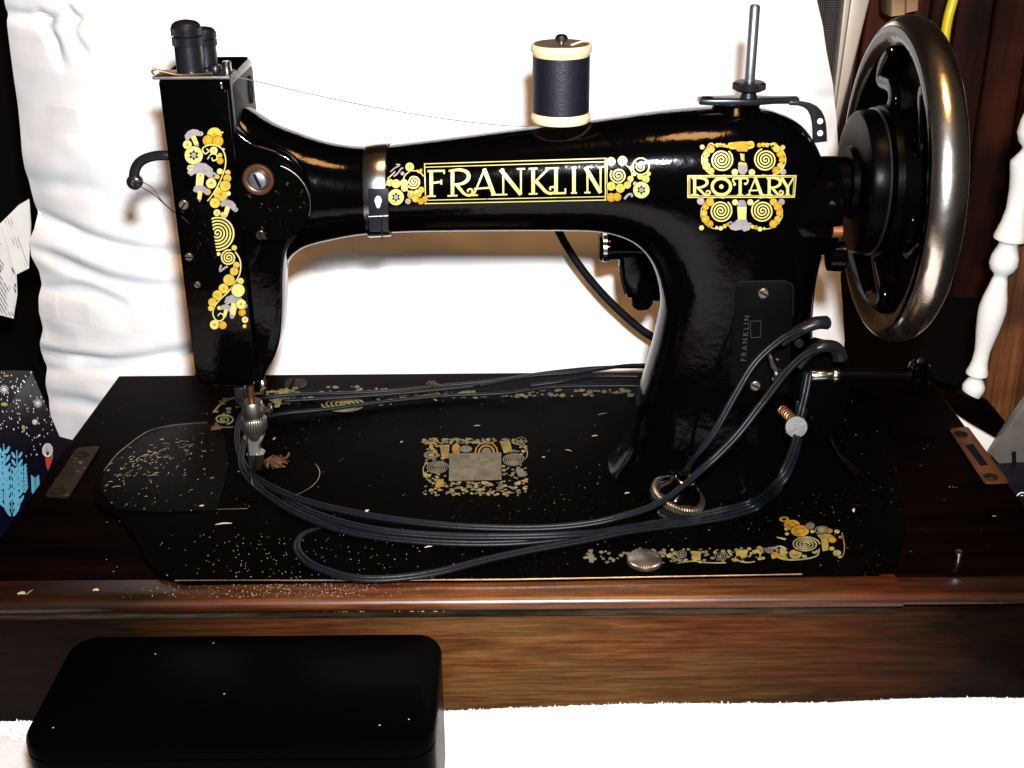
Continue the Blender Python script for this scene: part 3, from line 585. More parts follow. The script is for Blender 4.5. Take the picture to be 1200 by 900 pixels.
# arm and pillar lofted through stations (outer edge, inner edge, half depth, squareness)
ST = [((276, 118), (298, 410), 2.2, 2.6), ((292, 126), (320, 362), 2.2, 2.5), ((304, 134), (334, 326), 2.15, 2.4), ((322, 145), (341, 304), 2.1, 2.3), ((350, 156), (358, 289), 2.05, 2.2), ((385, 167), (390, 280), 2.0, 2.1), ((430, 172), (432, 273), 1.95, 2.1),
      ((500, 165), (500, 270), 1.95, 2.1), ((600, 152), (598, 269), 2.05, 2.15), ((700, 140), (680, 269), 2.25, 2.2), ((765, 131), (712, 272), 2.45, 2.3), ((815, 126), (735, 280), 2.6, 2.35), ((870, 124), (752, 294), 2.7, 2.4), ((910, 130), (763, 312), 2.7, 2.4),
      ((945, 150), (770, 336), 2.65, 2.4), ((966, 195), (772, 356), 2.6, 2.4), ((968, 262), (768, 382), 2.5, 2.4), ((955, 330), (763, 405), 2.45, 2.4), ((952, 390), (756, 430), 2.5, 2.4), ((960, 450), (747, 462), 2.7, 2.5), ((975, 505), (736, 508), 3.0, 2.5), ((1000, 540), (716, 540), 3.5, 2.5), ((1018, 552), (702, 552), 3.8, 2.5)]
O = catmull([P(*s[0], YA) for s in ST], 6); I = catmull([P(*s[1], YA) for s in ST], 6); K = catmull([Vector((s[2], s[3], 0)) for s in ST], 6)
rings = []
for o_, i_, k_ in zip(O, I, K):
    c = (o_ + i_) / 2; a = (o_ - i_) / 2 * 0.985; e = 2 / k_.y; ring = []
    for t in range(56):
        th = 2 * math.pi * t / 56; ct, s_ = math.cos(th), math.sin(th)
        ring.append(c + a * (math.copysign(abs(ct) ** e, ct)) + Vector((0, 1, 0)) * k_.x * math.copysign(abs(s_) ** e, s_))
    rings.append(ring)
b = NB(); loft(b, rings); arm = obj('arm', b, M['japan'], sm, smooth=180)
# head
hxl, hxr = P(183, 95, 8.2).x, P(268, 94, 8.2).x; hyf, hyb = 8.2, 13.6
ztop = P(225, 92, 8.2).z; zbot = P(270, 455, 8.2).z
secs = []
for z, yb, r, ins in ((zbot, 11.0, 0.5, 0.3), (zbot + 0.12, 11.6, 0.6, 0.1), (zbot + 0.5, 12.4, 0.6, 0.0), (zbot + 1.1, 13.0, 0.55, 0), (zbot + 2.0, hyb, 0.5, 0), (ztop - 0.22, hyb, 0.42, 0), (ztop - 0.07, hyb - 0.05, 0.42, 0.05), (ztop, hyb - 0.2, 0.4, 0.18)):
    secs.append(rrect(hxl + ins, hxr - ins, hyf + ins, yb, r, z))
b = NB(); loft(b, secs); head = obj('head', b, M['japan'], sm, smooth=50)
b = NB(); box(b, hxl + 0.12, hxr - 0.1, hyf - 0.10, hyf + 0.1, zbot + 0.35, ztop - 0.45, 0.09, 3); face = obj('face_plate', b, M['japan'], sm)
# left side plate on the face with its screws
YF = hyf - 0.1
zp = lambda x, y: P(200 + x / 3.4615, 140 + y / 3.4615, YF)
b = NB(); prism(b, [zp(*q) for q in [(28, 360), (20, 325), (32, 298), (58, 286), (85, 290), (103, 312), (118, 333), (138, 341), (158, 342), (166, 400), (196, 600), (202, 668), (150, 690), (110, 688), (90, 640)]], (0, -0.12, 0), 0.03)
obj('thread_guard', b, M['japan_matt'], sm, smooth=40)
for x, y, r in ((57, 342, 0.23), (78, 553, 0.2), (112, 665, 0.16)): slot_screw(sm, zp(x, y) + Vector((0, -0.12, 0)), (0, -1, 0), r, M['nickel_dull'], ang=0.5 + x)
b = NB(); prism(b, [P(v_.x, v_.y, 8.55) for v_ in catmull([Vector((x, y, 0)) for x, y in ((262, 118), (270, 138), (280, 155), (300, 169), (326, 178), (346, 190), (361, 212), (364, 240), (352, 270), (336, 292), (331, 320), (330, 370), (326, 405), (314, 432), (300, 440), (285, 300))], 4)], (0, 1.8, 0), 0.12, 3); obj('shoulder', b, M['japan'], sm, smooth=50)
# covers at the shoulder
cp = P(318, 236, 8.42); b = NB(); lathe(b, cp, (0, -1, 0), [(-0.3, 1.78), (0.18, 1.78), (0.24, 1.73), (0.25, 0.01)], 64); obj('round_cover', b, M['japan_matt'], sm, smooth=40)
b = NB(); tube(b, [cp + Vector((1.76 * math.cos(R(t)), -0.23, 1.76 * math.sin(R(t)))) for t in range(-20, 75, 6)], 0.022, 6); obj('cover_edge', b, M['nickel_dull'], sm)
cs = P(303, 210, 8.2); b = NB(); lathe(b, cs, (0, -1, 0), [(0, 0.70), (0.12, 0.70), (0.18, 0.66), (0.2, 0.56), (0.16, 0.46), (0.12, 0.44)], 48); rg_ = obj('screw_collar', b, M['collar'], sm, smooth=40)
slot_screw(sm, cs + Vector((0, -0.16, 0)), (0, -1, 0), 0.42, M['steel'], ang=-1.2, h=0.16)
slot_screw(sm, P(306, 275, 8.2) + Vector((0, -0.05, 0)), (0, -1, 0), 0.24, M['chrome'], ang=1.8)
# top of the head: plate, thread guide, two tension posts, lever screws
b = NB(); pl = [P(183, 93, 8.05), P(268, 93, 8.05)]; zt = ztop
pt = rrect(hxl - 0.1, hxr + 0.08, hyf - 0.12, hyf + 1.5, 0.25, zt + 0.0)
prism(b, pt, (0, 0, 0.12), 0.04); obj('tension_plate', b, M['iron'], sm)
b = NB(); tube(b, [Vector((hxl - 0.1, hyf - 0.14, zt + 0.06)), Vector((hxr + 0.05, hyf - 0.14, zt + 0.06))], 0.075, 8, 1, smooth=False); obj('plate_rim', b, M['nickel_dull'], sm)
b = NB(); q = P(183, 85, 8.6); tube(b, [P(248, 86, 8.3), P(215, 88, 8.3), P(196, 85, 8.3), P(182, 81, 8.3), P(178, 79, 8.3)], lambda t: 0.14 - 0.05 * t, 8, 6, flat=0.5); tube(b, [P(182, 81, 8.3), P(178, 84, 8.3), P(181, 88, 8.3)], 0.05, 6); obj('thread_guide', b, M['nickel_dull'], sm)
def post(px, py, Y, s, ybot):
    base = P(px, py, Y); base.z = ztop + 0.1; top = P(px, ybot, Y).z; h = top - base.z; r = 0.60 * s
    b = NB(); prof = [(0, r * 1.02), (h * 0.5, r), (h * 0.52, r * 1.03)]
    lathe(b, base, (0, 0, 1), [(0, r * 0.98), (h * 0.52, r * 0.98)], 36); o = obj('tension_post', b, M['gun'], sm)
    b = NB(); lathe(b, base, (0, 0, 1), [(h * 0.53, r * 1.05), (h * 0.68, r * 1.05)], 36, 44, (0, 99), 0.018); obj('knurled_ring', b, M['iron'], o, smooth=20)
    b = NB(); lathe(b, base, (0, 0, 1), [(h * 0.52, r * 0.9), (h * 0.74, r * 0.9)], 24); obj('groove', b, M['void'], o)
    b = NB(); lathe(b, base, (0, 0, 1), [(h * 0.72, r * 1.06), (h * 0.86, r * 1.06)], 36, 46, (0, 99), 0.018); obj('knurled_ring', b, M['iron'], o, smooth=20)
    b = NB(); lathe(b, base, (0, 0, 1), [(h * 0.86, r * 1.06), (h * 0.92, r * 0.98), (h * 0.97, r * 0.75), (h, r * 0.3), (h + 0.01, 0.02)], 36); obj('cap', b, M['iron'], o, smooth=60)
post(224, 86, 9.0, 1.0, 23); post(243, 82, 10.6, 0.84, 31)
slot_screw(sm, Vector((P(253, 76, 9.9).x, 9.7, ztop + 0.1)), (0, 0, 1), 0.3, M['gun'], h=0.2)
b = NB(); lathe(b, Vector((P(266, 76, 9.3).x, 9.2, ztop)), (0, 0, 1), [(0, 0.2), (0.5, 0.2), (0.55, 0.15)], 20); obj('small_post', b, M['chrome'], sm)
b = NB(); q0 = Vector((hxr + 0.03, 12.3, P(290, 105, 12.3).z)); tube(b, [q0 + Vector((0.02, 0.33 * math.cos(R(t)), 0.62 * math.sin(R(t)))) for t in range(0, 361, 24)], 0.03, 6); obj('oil_hole', b, M['void'], sm)
b = NB(); prism(b, rrect(hxl + 0.12, hxr - 0.12, hyf + 1.2, hyb - 0.25, 0.3, ztop - 0.01), (0, 0, 0.05)); obj('added_glare_cover', b, M['flat_black'], sm)  # added black sheet, keeps the pillow's reflection off the head top
b = NB(); zt3 = ztop - 0.35; prism(b, [Vector((hxr - 0.03, y, z)) for y, z in ((8.9, zt3), (13.1, zt3), (13.25, zt3 - 0.2), (13.25, zt3 - 2.2), (12.6, zt3 - 3.4), (9.2, zt3 - 4.2), (8.75, zt3 - 3.9), (8.75, zt3 - 0.2))], (0.05, 0, 0), 0.015); obj('side_cover', b, M['side_plate'], sm)
# take-up lever
b = NB(); tl = [P(225, 182, 9.4), P(200, 182, 9.0), P(180, 183, 9.0), P(165, 189, 9.0), P(158, 200, 9.0), P(157, 214, 9.0)]
tube(b, tl, lambda t: 0.22 - 0.03 * math.sin(t * 3), 12, 6, flat=1.15); lathe(b, P(158, 213, 9.0) + Vector((0, 0.22, 0)), (0, -1, 0), [(0, 0.30), (0.08, 0.34), (0.36, 0.34), (0.44, 0.28)], 24); lever = obj('take_up_lever', b, M['gun'], sm, smooth=60)
b = NB(); lathe(b, P(158, 213, 9.0) + Vector((0, -0.21, 0)), (0, -1, 0), [(0, 0.15), (0.03, 0.13), (0.02, 0.06), (0.01, 0.01)], 18); obj('eyelet', b, M['chrome'], lever)
b = NB(); box(b, hxl - 0.14, hxl + 0.02, 9.2, 10.0, P(230, 420, 9).z, P(230, 385, 9).z, 0.05); obj('side_catch', b, M['chrome'], sm)
# presser bar, needle clamp and foot
NX_, NY_ = P(297, 490, 9.4).x, 9.4
zc = lambda y: P(297, y, NY_ - 0.4).z
s = 1 / 24.3
def stack(name, prof, m, x=NX_, y=NY_, parent=sm, **kw):
    b = NB(); lathe(b, (x, y, 0), (0, 0, 1), sorted([(zc(py), r * s) for py, r in prof]), 36, **kw); return obj(name, b, m, parent, smooth=45)
stack('needle_bar', [(430, 4), (486, 4)], M['brass'])
stack('clamp_collar', [(474, 11), (477, 12.5), (495, 12.5), (497, 11)], M['nickel_dull'])
stack('knurled_nut', [(493, 14), (495, 15), (506, 15), (508, 13)], M['nickel_dull'], teeth=30, tr=(zc(506.5), zc(494.5)), amp=0.022)
stack('foot_socket', [(507, 12), (512, 12), (518, 9)], M['nickel_dull'])
b = NB(); q = Vector((NX_ + 0.4, NY_ - 0.1, zc(484))); lathe(b, q, (1, -0.1, 0), [(0, 0.12), (0.35, 0.12), (0.37, 0.24), (0.55, 0.24), (0.58, 0.18)], 20); obj('clamp_screw', b, M['chrome'], sm)
b = NB(); box(b, P(276, 460, 9).x, P(286, 460, 9).x, 8.7, 9.5, P(280, 470, 9).z, P(280, 452, 9).z, 0.06); obj('bar_bracket', b, M['gun'], sm)
b = NB(); tube(b, [P(306, 440, 9.2), P(309, 452, 9.0), P(308, 462, 9.0)], 0.16, 10, 5, flat=0.6); obj('bar_guide', b, M['chrome'], sm)
ft = [(285, 514), (309, 512), (307, 517), (303, 522), (304, 530), (309, 533), (288, 534), (291, 528), (291, 520)]
b = NB(); prism(b, [P(x, y, NY_ - 0.35) for x, y in ft], (0, 0.5, 0), 0.05); foot = obj('presser_foot', b, M['foot'], sm, smooth=40)
b = NB(); f0 = [P(289, 534, 9.0), P(309, 533, 9.0), G(305, 551, ZB + 0.12), G(293, 550, ZB + 0.12)]; prism(b, f0, (0, 0.25, 0.0), 0.04); obj('foot_sole', b, M['nickel_dull'], foot)
b = NB(); tube(b, [P(301, 530, 9.1), G(297, 560, ZB + 0.1)], 0.07, 8, 1, smooth=False); obj('foot_toe', b, M['chrome'], foot)
b = NB(); tube(b, [Vector((NX_ - 0.3, NY_ - 0.5, zc(505))), Vector((NX_ - 0.3, NY_ - 0.5, 0.3))], 0.045, 8, 1, smooth=False); obj('needle', b, M['chrome'], sm)
# clip band round the arm
xb0, xb1 = P(428, 170, YA).x, P(455, 170, YA).x
def arm_ring(x, grow):
    best = []
    for a, c in zip(rings, rings[1:]):
        if (a[0].x + a[28].x) / 2 <= x <= (c[0].x + c[28].x) / 2:
            t = (x - (a[0].x + a[28].x) / 2) / ((c[0].x + c[28].x) / 2 - (a[0].x + a[28].x) / 2)
            rr = [p.lerp(q, t) for p, q in zip(a, c)]; cc = sum(rr, Vector()) / len(rr)
            return [Vector((x, cc.y + (p.y - cc.y) * (1 + grow), cc.z + (p.z - cc.z) * (1 + grow))) for p in rr]
A = [arm_ring(xb0, 0.03), arm_ring(xb0, 0.062), arm_ring(xb0 + 0.05, 0.075), arm_ring(xb1 - 0.05, 0.075), arm_ring(xb1, 0.062), arm_ring(xb1, 0.03)]
band = obj('clip_band', loft(NB(), A, cap=False), M['chrome'], sm, smooth=50)
b = NB(); yb_ = YA - 2.12
cl = [P(431, 222, yb_), P(455, 221, yb_), P(455, 271, yb_), P(433, 272, yb_)]; prism(b, cl, (0, 0.3, 0), 0.04); clip = obj('clip', b, M['gun'], band)
b = NB(); tp = [(440 + 0, 0)]; pts = []
for t in range(20):
    a = 2 * math.pi * t / 20; rr = 4.2; x = 443.2 + rr * math.sin(a) * (1.0 if math.cos(a) > -0.2 else 0.75); y = 236 - math.cos(a) * (8 if math.cos(a) < 0 else 6.5); pts.append(P(x, y, yb_ - 0.02))
prism(b, pts, (0, 0.02, 0)); obj('clip_window', b, M['white_paint'], band, smooth=0)
b = NB(); tube(b, [P(432, 254, yb_ - 0.04), P(455, 253, yb_ - 0.04)], 0.05, 8, 1, smooth=False); obj('clip_line', b, M['chrome'], band); b = NB(); tube(b, [P(447, 254, yb_ - 0.08), P(448, 280, yb_ - 0.1)], 0.035, 6, 1, smooth=False); obj('clip_pin', b, M['chrome'], band)
# spool pin plate and rear bracket
XS, ZS = P(657, 150, YA).x, P(657, 143, YA).z
b = NB(); lathe(b, (XS, YA, ZS - 0.5), (0, 0, 1), [(0, 0.25), (0.5, 0.25), (0.55, 0.12), (4.05, 0.12), (4.08, 0.25), (4.2, 0.30), (4.32, 0.24), (4.37, 0.1)], 24); obj('spool_pin', b, M['chrome'], sm)
XP = P(878, 100, YA).x; zr0 = P(878, 120, YA).z; zr = lambda y: P(880, y, YA).z
b = NB(); lathe(b, (XP, YA, 0), (0, 0, 1), sorted([(zr(96), 0.23), (zr(8), 0.23), (zr(5.5), 0.17)]), 24); obj('spool_pin', b, M['steel'], sm)
b = NB(); lathe(b, (XP, YA, 0), (0, 0, 1), sorted([(zr(106.5), 0.55), (zr(104), 0.72), (zr(98), 0.72), (zr(95.5), 0.62), (zr(95), 0.2)]), 24, 36, (zr(104.5), zr(97.5)), 0.02); obj('knurled_collar', b, M['iron'], sm, smooth=20)
b = NB(); lathe(b, (XP, YA, 0), (0, 0, 1), sorted([(zr(124), 0.55), (zr(116), 0.42), (zr(106), 0.3)]), 24); obj('pin_base', b, M['iron'], sm)
zpl = P(850, 121, YA).z
b = NB(); y_ = YA
prism(b, [Vector((P(x, 120, YA).x, YA + dy, zpl)) for x, dy in ((818, -0.35), (828, -0.5), (862, -0.55), (884, -0.6), (905, -0.32), (935, -0.28), (935, 0.28), (905, 0.32), (884, 0.6), (862, 0.55), (828, 0.5), (818, 0.35))], (0, 0, 0.26), 0.05)
br_ = obj('thread_bracket', b, M['gun'], sm, smooth=40)
b = NB(); prism(b, [P(x, y, YA - 0.3) for x, y in ((925, 118.5), (940, 119), (950, 121), (958, 125), (963, 130), (966, 136), (968, 143), (969, 152), (969.5, 166), (953, 168), (952.5, 155), (952, 145), (950, 136), (947, 130), (942, 126), (936, 124), (925, 123.5))], (0, 0.16, 0), 0.04); obj('bent_arm', b, M['gun'], br_, smooth=50)
for y in (142, 156):
    b = NB(); lathe(b, P(961, y, YA - 0.31), (0, -1, 0), [(0, 0.13), (0.02, 0.13)], 16); obj('thread_hole', b, M['white_paint'], br_)
slot_screw(sm, Vector((P(829, 117, YA).x, YA, zpl + 0.14)), (0, 0, 1), 0.36, M['iron'])
b = NB(); ax = P(868, 126, YA); ax.y = YA
for a in (0,): lathe(b, Vector((P(862, 120, YA).x, YA, zpl - 0.35)), (0, 0, 1), [(0, 1.25), (0.3, 0.95), (0.36, 0.9)], 36)
obj('boss', b, M['japan'], sm, smooth=60)
# serial plate
zf = lambda x, y: P(840 + x / 6, 320 + y / 6, 8.15)
pts = [zf(*q) for q in [(90, 790), (100, 600), (110, 300), (118, 120), (128, 80), (160, 58), (480, 55), (520, 70), (538, 100), (535, 300), (520, 600), (510, 830), (500, 850), (95, 850)]]
b = NB(); prism(b, pts, (0, 0.35, 0), 0.05); sp_ = obj('serial_plate', b, M['japan_plate'], sm, smooth=40)
for x, y in ((325, 140), (270, 790)): slot_screw(sm, zf(x, y), (0, -1, 0), 0.26, M['nickel_dull'], ang=-0.5)
b = NB(); q9 = [p_ + Vector((0, -0.02, 0)) for p_ in pts]; [tube(b, [q9[i], q9[i + 1]], 0.022, 5, 1, smooth=False) for i in range(2, 9)]; obj('plate_edge', b, M['gun'], sp_)
# small stamped characters, read bottom to top as in the photograph
tx = bpy.data.curves.new('t', 'FONT'); tx.body = 'FRANKLIN'; tx.size = 0.36; tx.space_character = 1.5; to = bpy.data.objects.new('t', tx); C.objects.link(to)
dg = bpy.context.evaluated_depsgraph_get(); me = bpy.data.meshes.new_from_object(to.evaluated_get(dg)); bpy.data.objects.remove(to)
b = NB(); b.from_mesh(me); bpy.data.meshes.remove(me); base = zf(205, 620) + Vector((0, -0.012, 0))
b.transform(Matrix.Translation(base) @ Matrix(((0, -1, 0), (0, 0, 0), (1, 0, 0))).to_4x4()); obj('stamped_lettering', b, M['stamp'], sp_, smooth=0)
b = NB(); pt0 = [zf(*q) + Vector((0, -0.008, 0)) for q in ((235, 340), (310, 335), (308, 450), (238, 455))]
for a, c in zip(pt0, pt0[1:] + pt0[:1]): tube(b, [a, c], 0.012, 4, 1, smooth=False)
obj('stamped_frame', b, M['stamp'], sp_)
# hand wheel
HZ = 14.95; hw = bpy.data.objects.new('hand_wheel', None); C.objects.link(hw); hw.parent = sm; hw.location = Vector((18.0, 0, HZ)) * CM; hw.empty_display_size = 0.01
ax = (1, 0, 0); oc = (0, YA, HZ)
def ringprof(prof, name, m, n=96, sm_=45):                # closed ring profile (x, r)
    b = NB(); loopv = []
    for x, r in prof:
        loopv.append([b.verts.new(Vector((x, YA + r * math.cos(2 * math.pi * i / n), HZ + r * math.sin(2 * math.pi * i / n)))) for i in range(n)])
    for A_, B2 in zip(loopv, loopv[1:] + loopv[:1]):
        for i in range(n): b.faces.new((A_[i], A_[(i + 1) % n], B2[(i + 1) % n], B2[i]))
    return obj(name, b, m, hw, smooth=sm_)
XC = 17.85
rp = [(XC + 0.84 * math.cos(R(t)), 6.64 + 0.76 * math.sin(R(t))) for t in range(-14, 162, 10)]
ringprof(rp, 'rim', M['rim'], 128, 60)
ringprof([(XC - 0.785, 6.91), (XC - 0.82, 6.75), (XC - 0.80, 6.45), (XC - 0.5, 6.1), (XC + 0.5, 6.1), (XC + 0.89, 6.5), (XC + 0.8, 6.62), (XC - 0.8, 6.62)], 'inner_rim', M['japan'], 96)
b = NB(); lathe(b, oc, ax, [(13.2, 1.2), (15.4, 1.2), (15.45, 1.6), (15.7, 1.7), (15.75, 2.9), (15.8, 3.15), (15.95, 3.25), (16.5, 3.3), (16.6, 3.1), (16.75, 3.05), (16.85, 3.45), (17.15, 3.5), (17.25, 3.3), (18.3, 3.3), (18.6, 2.4), (19.2, 2.0), (19.3, 1.5)], 80); obj('hub', b, M['hub'], hw, smooth=35)
b = NB(); lathe(b, oc, ax, [(18.3, 0.5), (18.3, 6.15), (18.5, 6.15), (18.5, 0.5)], 80); obj('web', b, M['japan_matt'], hw)
b = NB(); lathe(b, oc, ax, [(16.52, 3.28), (16.54, 3.36), (16.62, 3.36), (16.64, 3.2)], 80); obj('hub_ring', b, M['gun'], hw)
for k in range(5):
    t0 = 2 * math.pi * k / 5 + 0.9; b = NB(); pts = []
    for j in range(9):
        t = j / 8; rr = 2.9 + 3.5 * t; th = t0 + 0.42 * math.sin(t * math.pi * 2) * 0.6 + 0.25 * t; pts.append(Vector((17.75 - 0.1 * math.sin(t * 3.14), YA + rr * math.cos(th), HZ + rr * math.sin(th))))
    tube(b, pts, lambda t: 0.62 - 0.24 * math.sin(t * math.pi) , 14, 3, flat=0.6, up=(1, 0, 0)); obj('spoke', b, M['japan'], hw, smooth=180)
# bearing housing below the wheel shaft
b = NB(); lathe(b, (0, YA, HZ - 1.15), ax, [(12.3, 2.3), (14.5, 2.3), (14.9, 2.2), (15.0, 2.0)], 60); obj('bearing_housing', b, M['japan'], sm)
b = NB(); lathe(b, P(975, 271, 8.6), ax, [(0, 0.3), (0.42, 0.3), (0.46, 0.24)], 24); obj('oil_cap', b, M['brass'], sm)
b = NB(); q = P(978, 300, 9.5); lathe(b, q, ax, [(-0.3, 0.7), (0.35, 0.75), (0.45, 0.6)], 30); obj('lower_lug', b, M['japan'], sm)
# bobbin winder
WY = 8.0
wn = bpy.data.objects.new('bobbin_winder', None); C.objects.link(wn); wn.parent = sm; wn.location = Vector((14, WY - YA, 6)) * CM; wn.empty_display_size = 0.01
ws = P(950, 440, WY)
wf = (P(950, 440, WY) - CAM).dot(_F) / F
def wl_(prof, name, m, **kw):
    b = NB(); lathe(b, ws, (1, 0.0, 0.0), [((x - 950) * wf, r * wf) for x, r in prof], 36, **kw); return obj(name, b, m, wn, smooth=40)
wl_([(948, 6), (950, 7.5), (976, 7.5), (977, 7)], 'bobbin_spindle', M['chrome'])
wl_([(976, 9), (978, 9.5), (981, 9.5), (983, 8)], 'spindle_collar', M['chrome'])
wl_([(983, 7.5), (1055, 7.5), (1066, 9)], 'winder_shaft', M['hub'])
wl_([(1066, 10), (1068, 16), (1071, 18), (1073, 14), (1077, 14), (1079, 20), (1083, 20), (1085, 15), (1088, 12)], 'winder_pulley', M['japan'])
b = NB(); prism(b, [P(x, y, WY + 0.4) for x, y in ((940, 420), (960, 405), (990, 412), (1000, 450), (985, 500), (960, 520), (935, 500), (930, 450))], (0, 1.2, 0), 0.15); obj('winder_frame', b, M['japan_matt'], wn)
b = NB(); tube(b, [P(946, 436, WY - 0.6), P(942, 460, WY - 0.6), P(938, 495, WY - 0.6)], 0.18, 8, 4, flat=0.5); obj('winder_arm', b, M['gun'], wn)
# stop screw: polished button on a spring
d = (P(933, 500, 5.2) - P(921, 484, 6.6)); b = NB(); lathe(b, P(933, 500, 5.2), (-0.15, -1, 0.33), [(-0.1, 0.42), (-0.02, 0.52), (0.08, 0.53), (0.13, 0.48)], 32); obj('stop_button', b, M['chrome'], wn)
b = NB(); a0, a1 = P(916, 479, 7.0), P(931, 494, 5.3); dd = a1 - a0; a_, u_, v_ = frame(dd)
tube(b, [a0 + dd * (t / 60) + (u_ * math.cos(t * 0.75) + v_ * math.sin(t * 0.75)) * 0.2 for t in range(61)], 0.045, 5, 1, smooth=False); obj('spring', b, M['brass'], wn)
b = NB(); tube(b, [a0, a1], 0.12, 8, 1, smooth=False); obj('stop_stem', b, M['iron'], wn)
b = NB(); tube(b, [P(901, 415, 7.2), P(906, 428, 6.9), P(910, 436, 6.8), P(910, 444, 7.0)], lambda t: 0.10 + 0.10 * t, 10, 5); obj('release_lever', b, M['chrome'], wn)
# two dark fork shaped spool felts of the winder, to which the cord runs
b = NB(); tube(b, [P(915, 402, 6.8), P(935, 388, 6.8), P(955, 379, 6.8), P(968, 378, 7.0)], lambda t: 0.28 + 0.12 * t, 10, 6, flat=0.8); obj('cord_hook', b, M['iron'], wn, smooth=180)
b = NB(); tube(b, [P(935, 430, 6.6), P(950, 412, 6.6), P(966, 405, 6.6), P(980, 408, 6.9), P(984, 420, 7.0)], lambda t: 0.26 + 0.14 * t, 10, 6, flat=0.8); obj('cord_hook', b, M['iron'], wn, smooth=180)
slot_screw(sm, P(936, 402, 7.6), (0, -1, 0), 0.22, M['iron'])
# motor and lamp lever behind the pillar
mo = bpy.data.objects.new('motor', None); C.objects.link(mo); mo.parent = sm; mo.location = Vector((6, 5, 12)) * CM; mo.empty_display_size = 0.01
MY = 16.0
b = NB(); q = P(703, 290, MY); lathe(b, q, (1, 0, 0), [(-0.05, 0.65), (0.05, 0.72), (0.5, 0.72), (0.55, 0.66), (1.6, 0.62), (3.2, 0.75)], 32); obj('motor_cap', b, M['japan'], mo)
b = NB(); lathe(b, q, (1, 0, 0), [(0.12, 0.73), (0.14, 0.755), (0.34, 0.755), (0.36, 0.73)], 32); obj('chrome_ring', b, M['chrome'], mo)
b = NB(); prism(b, [P(x, y, MY - 0.5) for x, y in ((712, 276), (740, 276), (775, 300), (785, 350), (780, 356), (735, 350), (727, 325), (726, 306), (708, 300))], (0, 3, 0), 0.3, 3); obj('motor_body', b, M['japan'], mo, smooth=60)
b = NB(); lathe(b, P(752, 346, MY), (0.1, 0, -1), [(0, 0.55), (0.5, 0.55), (0.7, 0.4)], 24); obj('motor_foot', b, M['japan_matt'], mo)
b = NB(); tube(b, [P(727, 312, 15.2), P(729, 330, 15.2), P(733, 344, 15.2)], 0.09, 8, 4); obj('motor_clip', b, M['gun'], mo)
# thumb screw on the bed and old plug
b = NB(); c = G(755, 661, ZB); lathe(b, c, (0, 0, 1), [(0, 0.62), (0.08, 0.74), (0.28, 0.76), (0.34, 0.72), (0.42, 0.45), (0.44, 0.05)], 24, 42, (0.05, 0.3), 0.022); obj('thumb_screw', b, M['nickel_dull'], sm, smooth=30)
pa = Vector((0.30, -0.12, 0.95)); pc = G(790, 590, ZB + 0.3)
b = NB(); lathe(b, pc, pa, [(-0.1, 1.0), (0.0, 1.22), (0.1, 1.22), (0.14, 1.05)], 48); obj('dial_base', b, M['iron'], sm)
b = NB(); lathe(b, pc, pa, [(0.3, 1.2), (0.36, 1.32), (0.62, 1.32), (0.68, 1.22), (0.7, 0.8)], 48, 60, (0.35, 0.63), 0.03); obj('dial_ring', b, M['nickel_dull'], sm, smooth=20)
b = NB(); lathe(b, pc, pa, [(0.68, 1.08), (0.85, 1.0), (1.1, 0.7), (1.45, 0.55), (1.5, 0.45)], 40); obj('dial_body', b, M['japan'], sm)
a_, u_, v_ = frame(pa)
for k in range(6):
    th = k * math.pi / 3 + 0.2; d = u_ * math.cos(th) + v_ * math.sin(th); e = a_.cross(d); b = NB(); q = pc + a_ * 0.72 + d * 1.14
    prism(b, [q - e * 0.3, q - e * 0.15 - d * 0.09, q + e * 0.15 - d * 0.09, q + e * 0.3, q + e * 0.15 + d * 0.05, q - e * 0.15 + d * 0.05], a_ * 0.05); obj('dial_notch', b, M['nickel_dull'], sm)
b = NB(); q = pc + a_ * 1.5; tube(b, [q + (u_ * math.cos(t / 16 * 6.283) + v_ * math.sin(t / 16 * 6.283)) * 0.47 for t in range(17)], 0.05, 6, 2); obj('dial_collar', b, M['chrome'], sm)
b = NB(); c = G(779, 602, ZB); lathe(b, c, (0, 0, 1), [(0, 0.34), (0.1, 0.34), (0.12, 0.3), (0.12, 0.2), (0.04, 0.18), (0.04, 0.01)], 28); obj('oil_cup', b, M['nickel_dull'], sm)
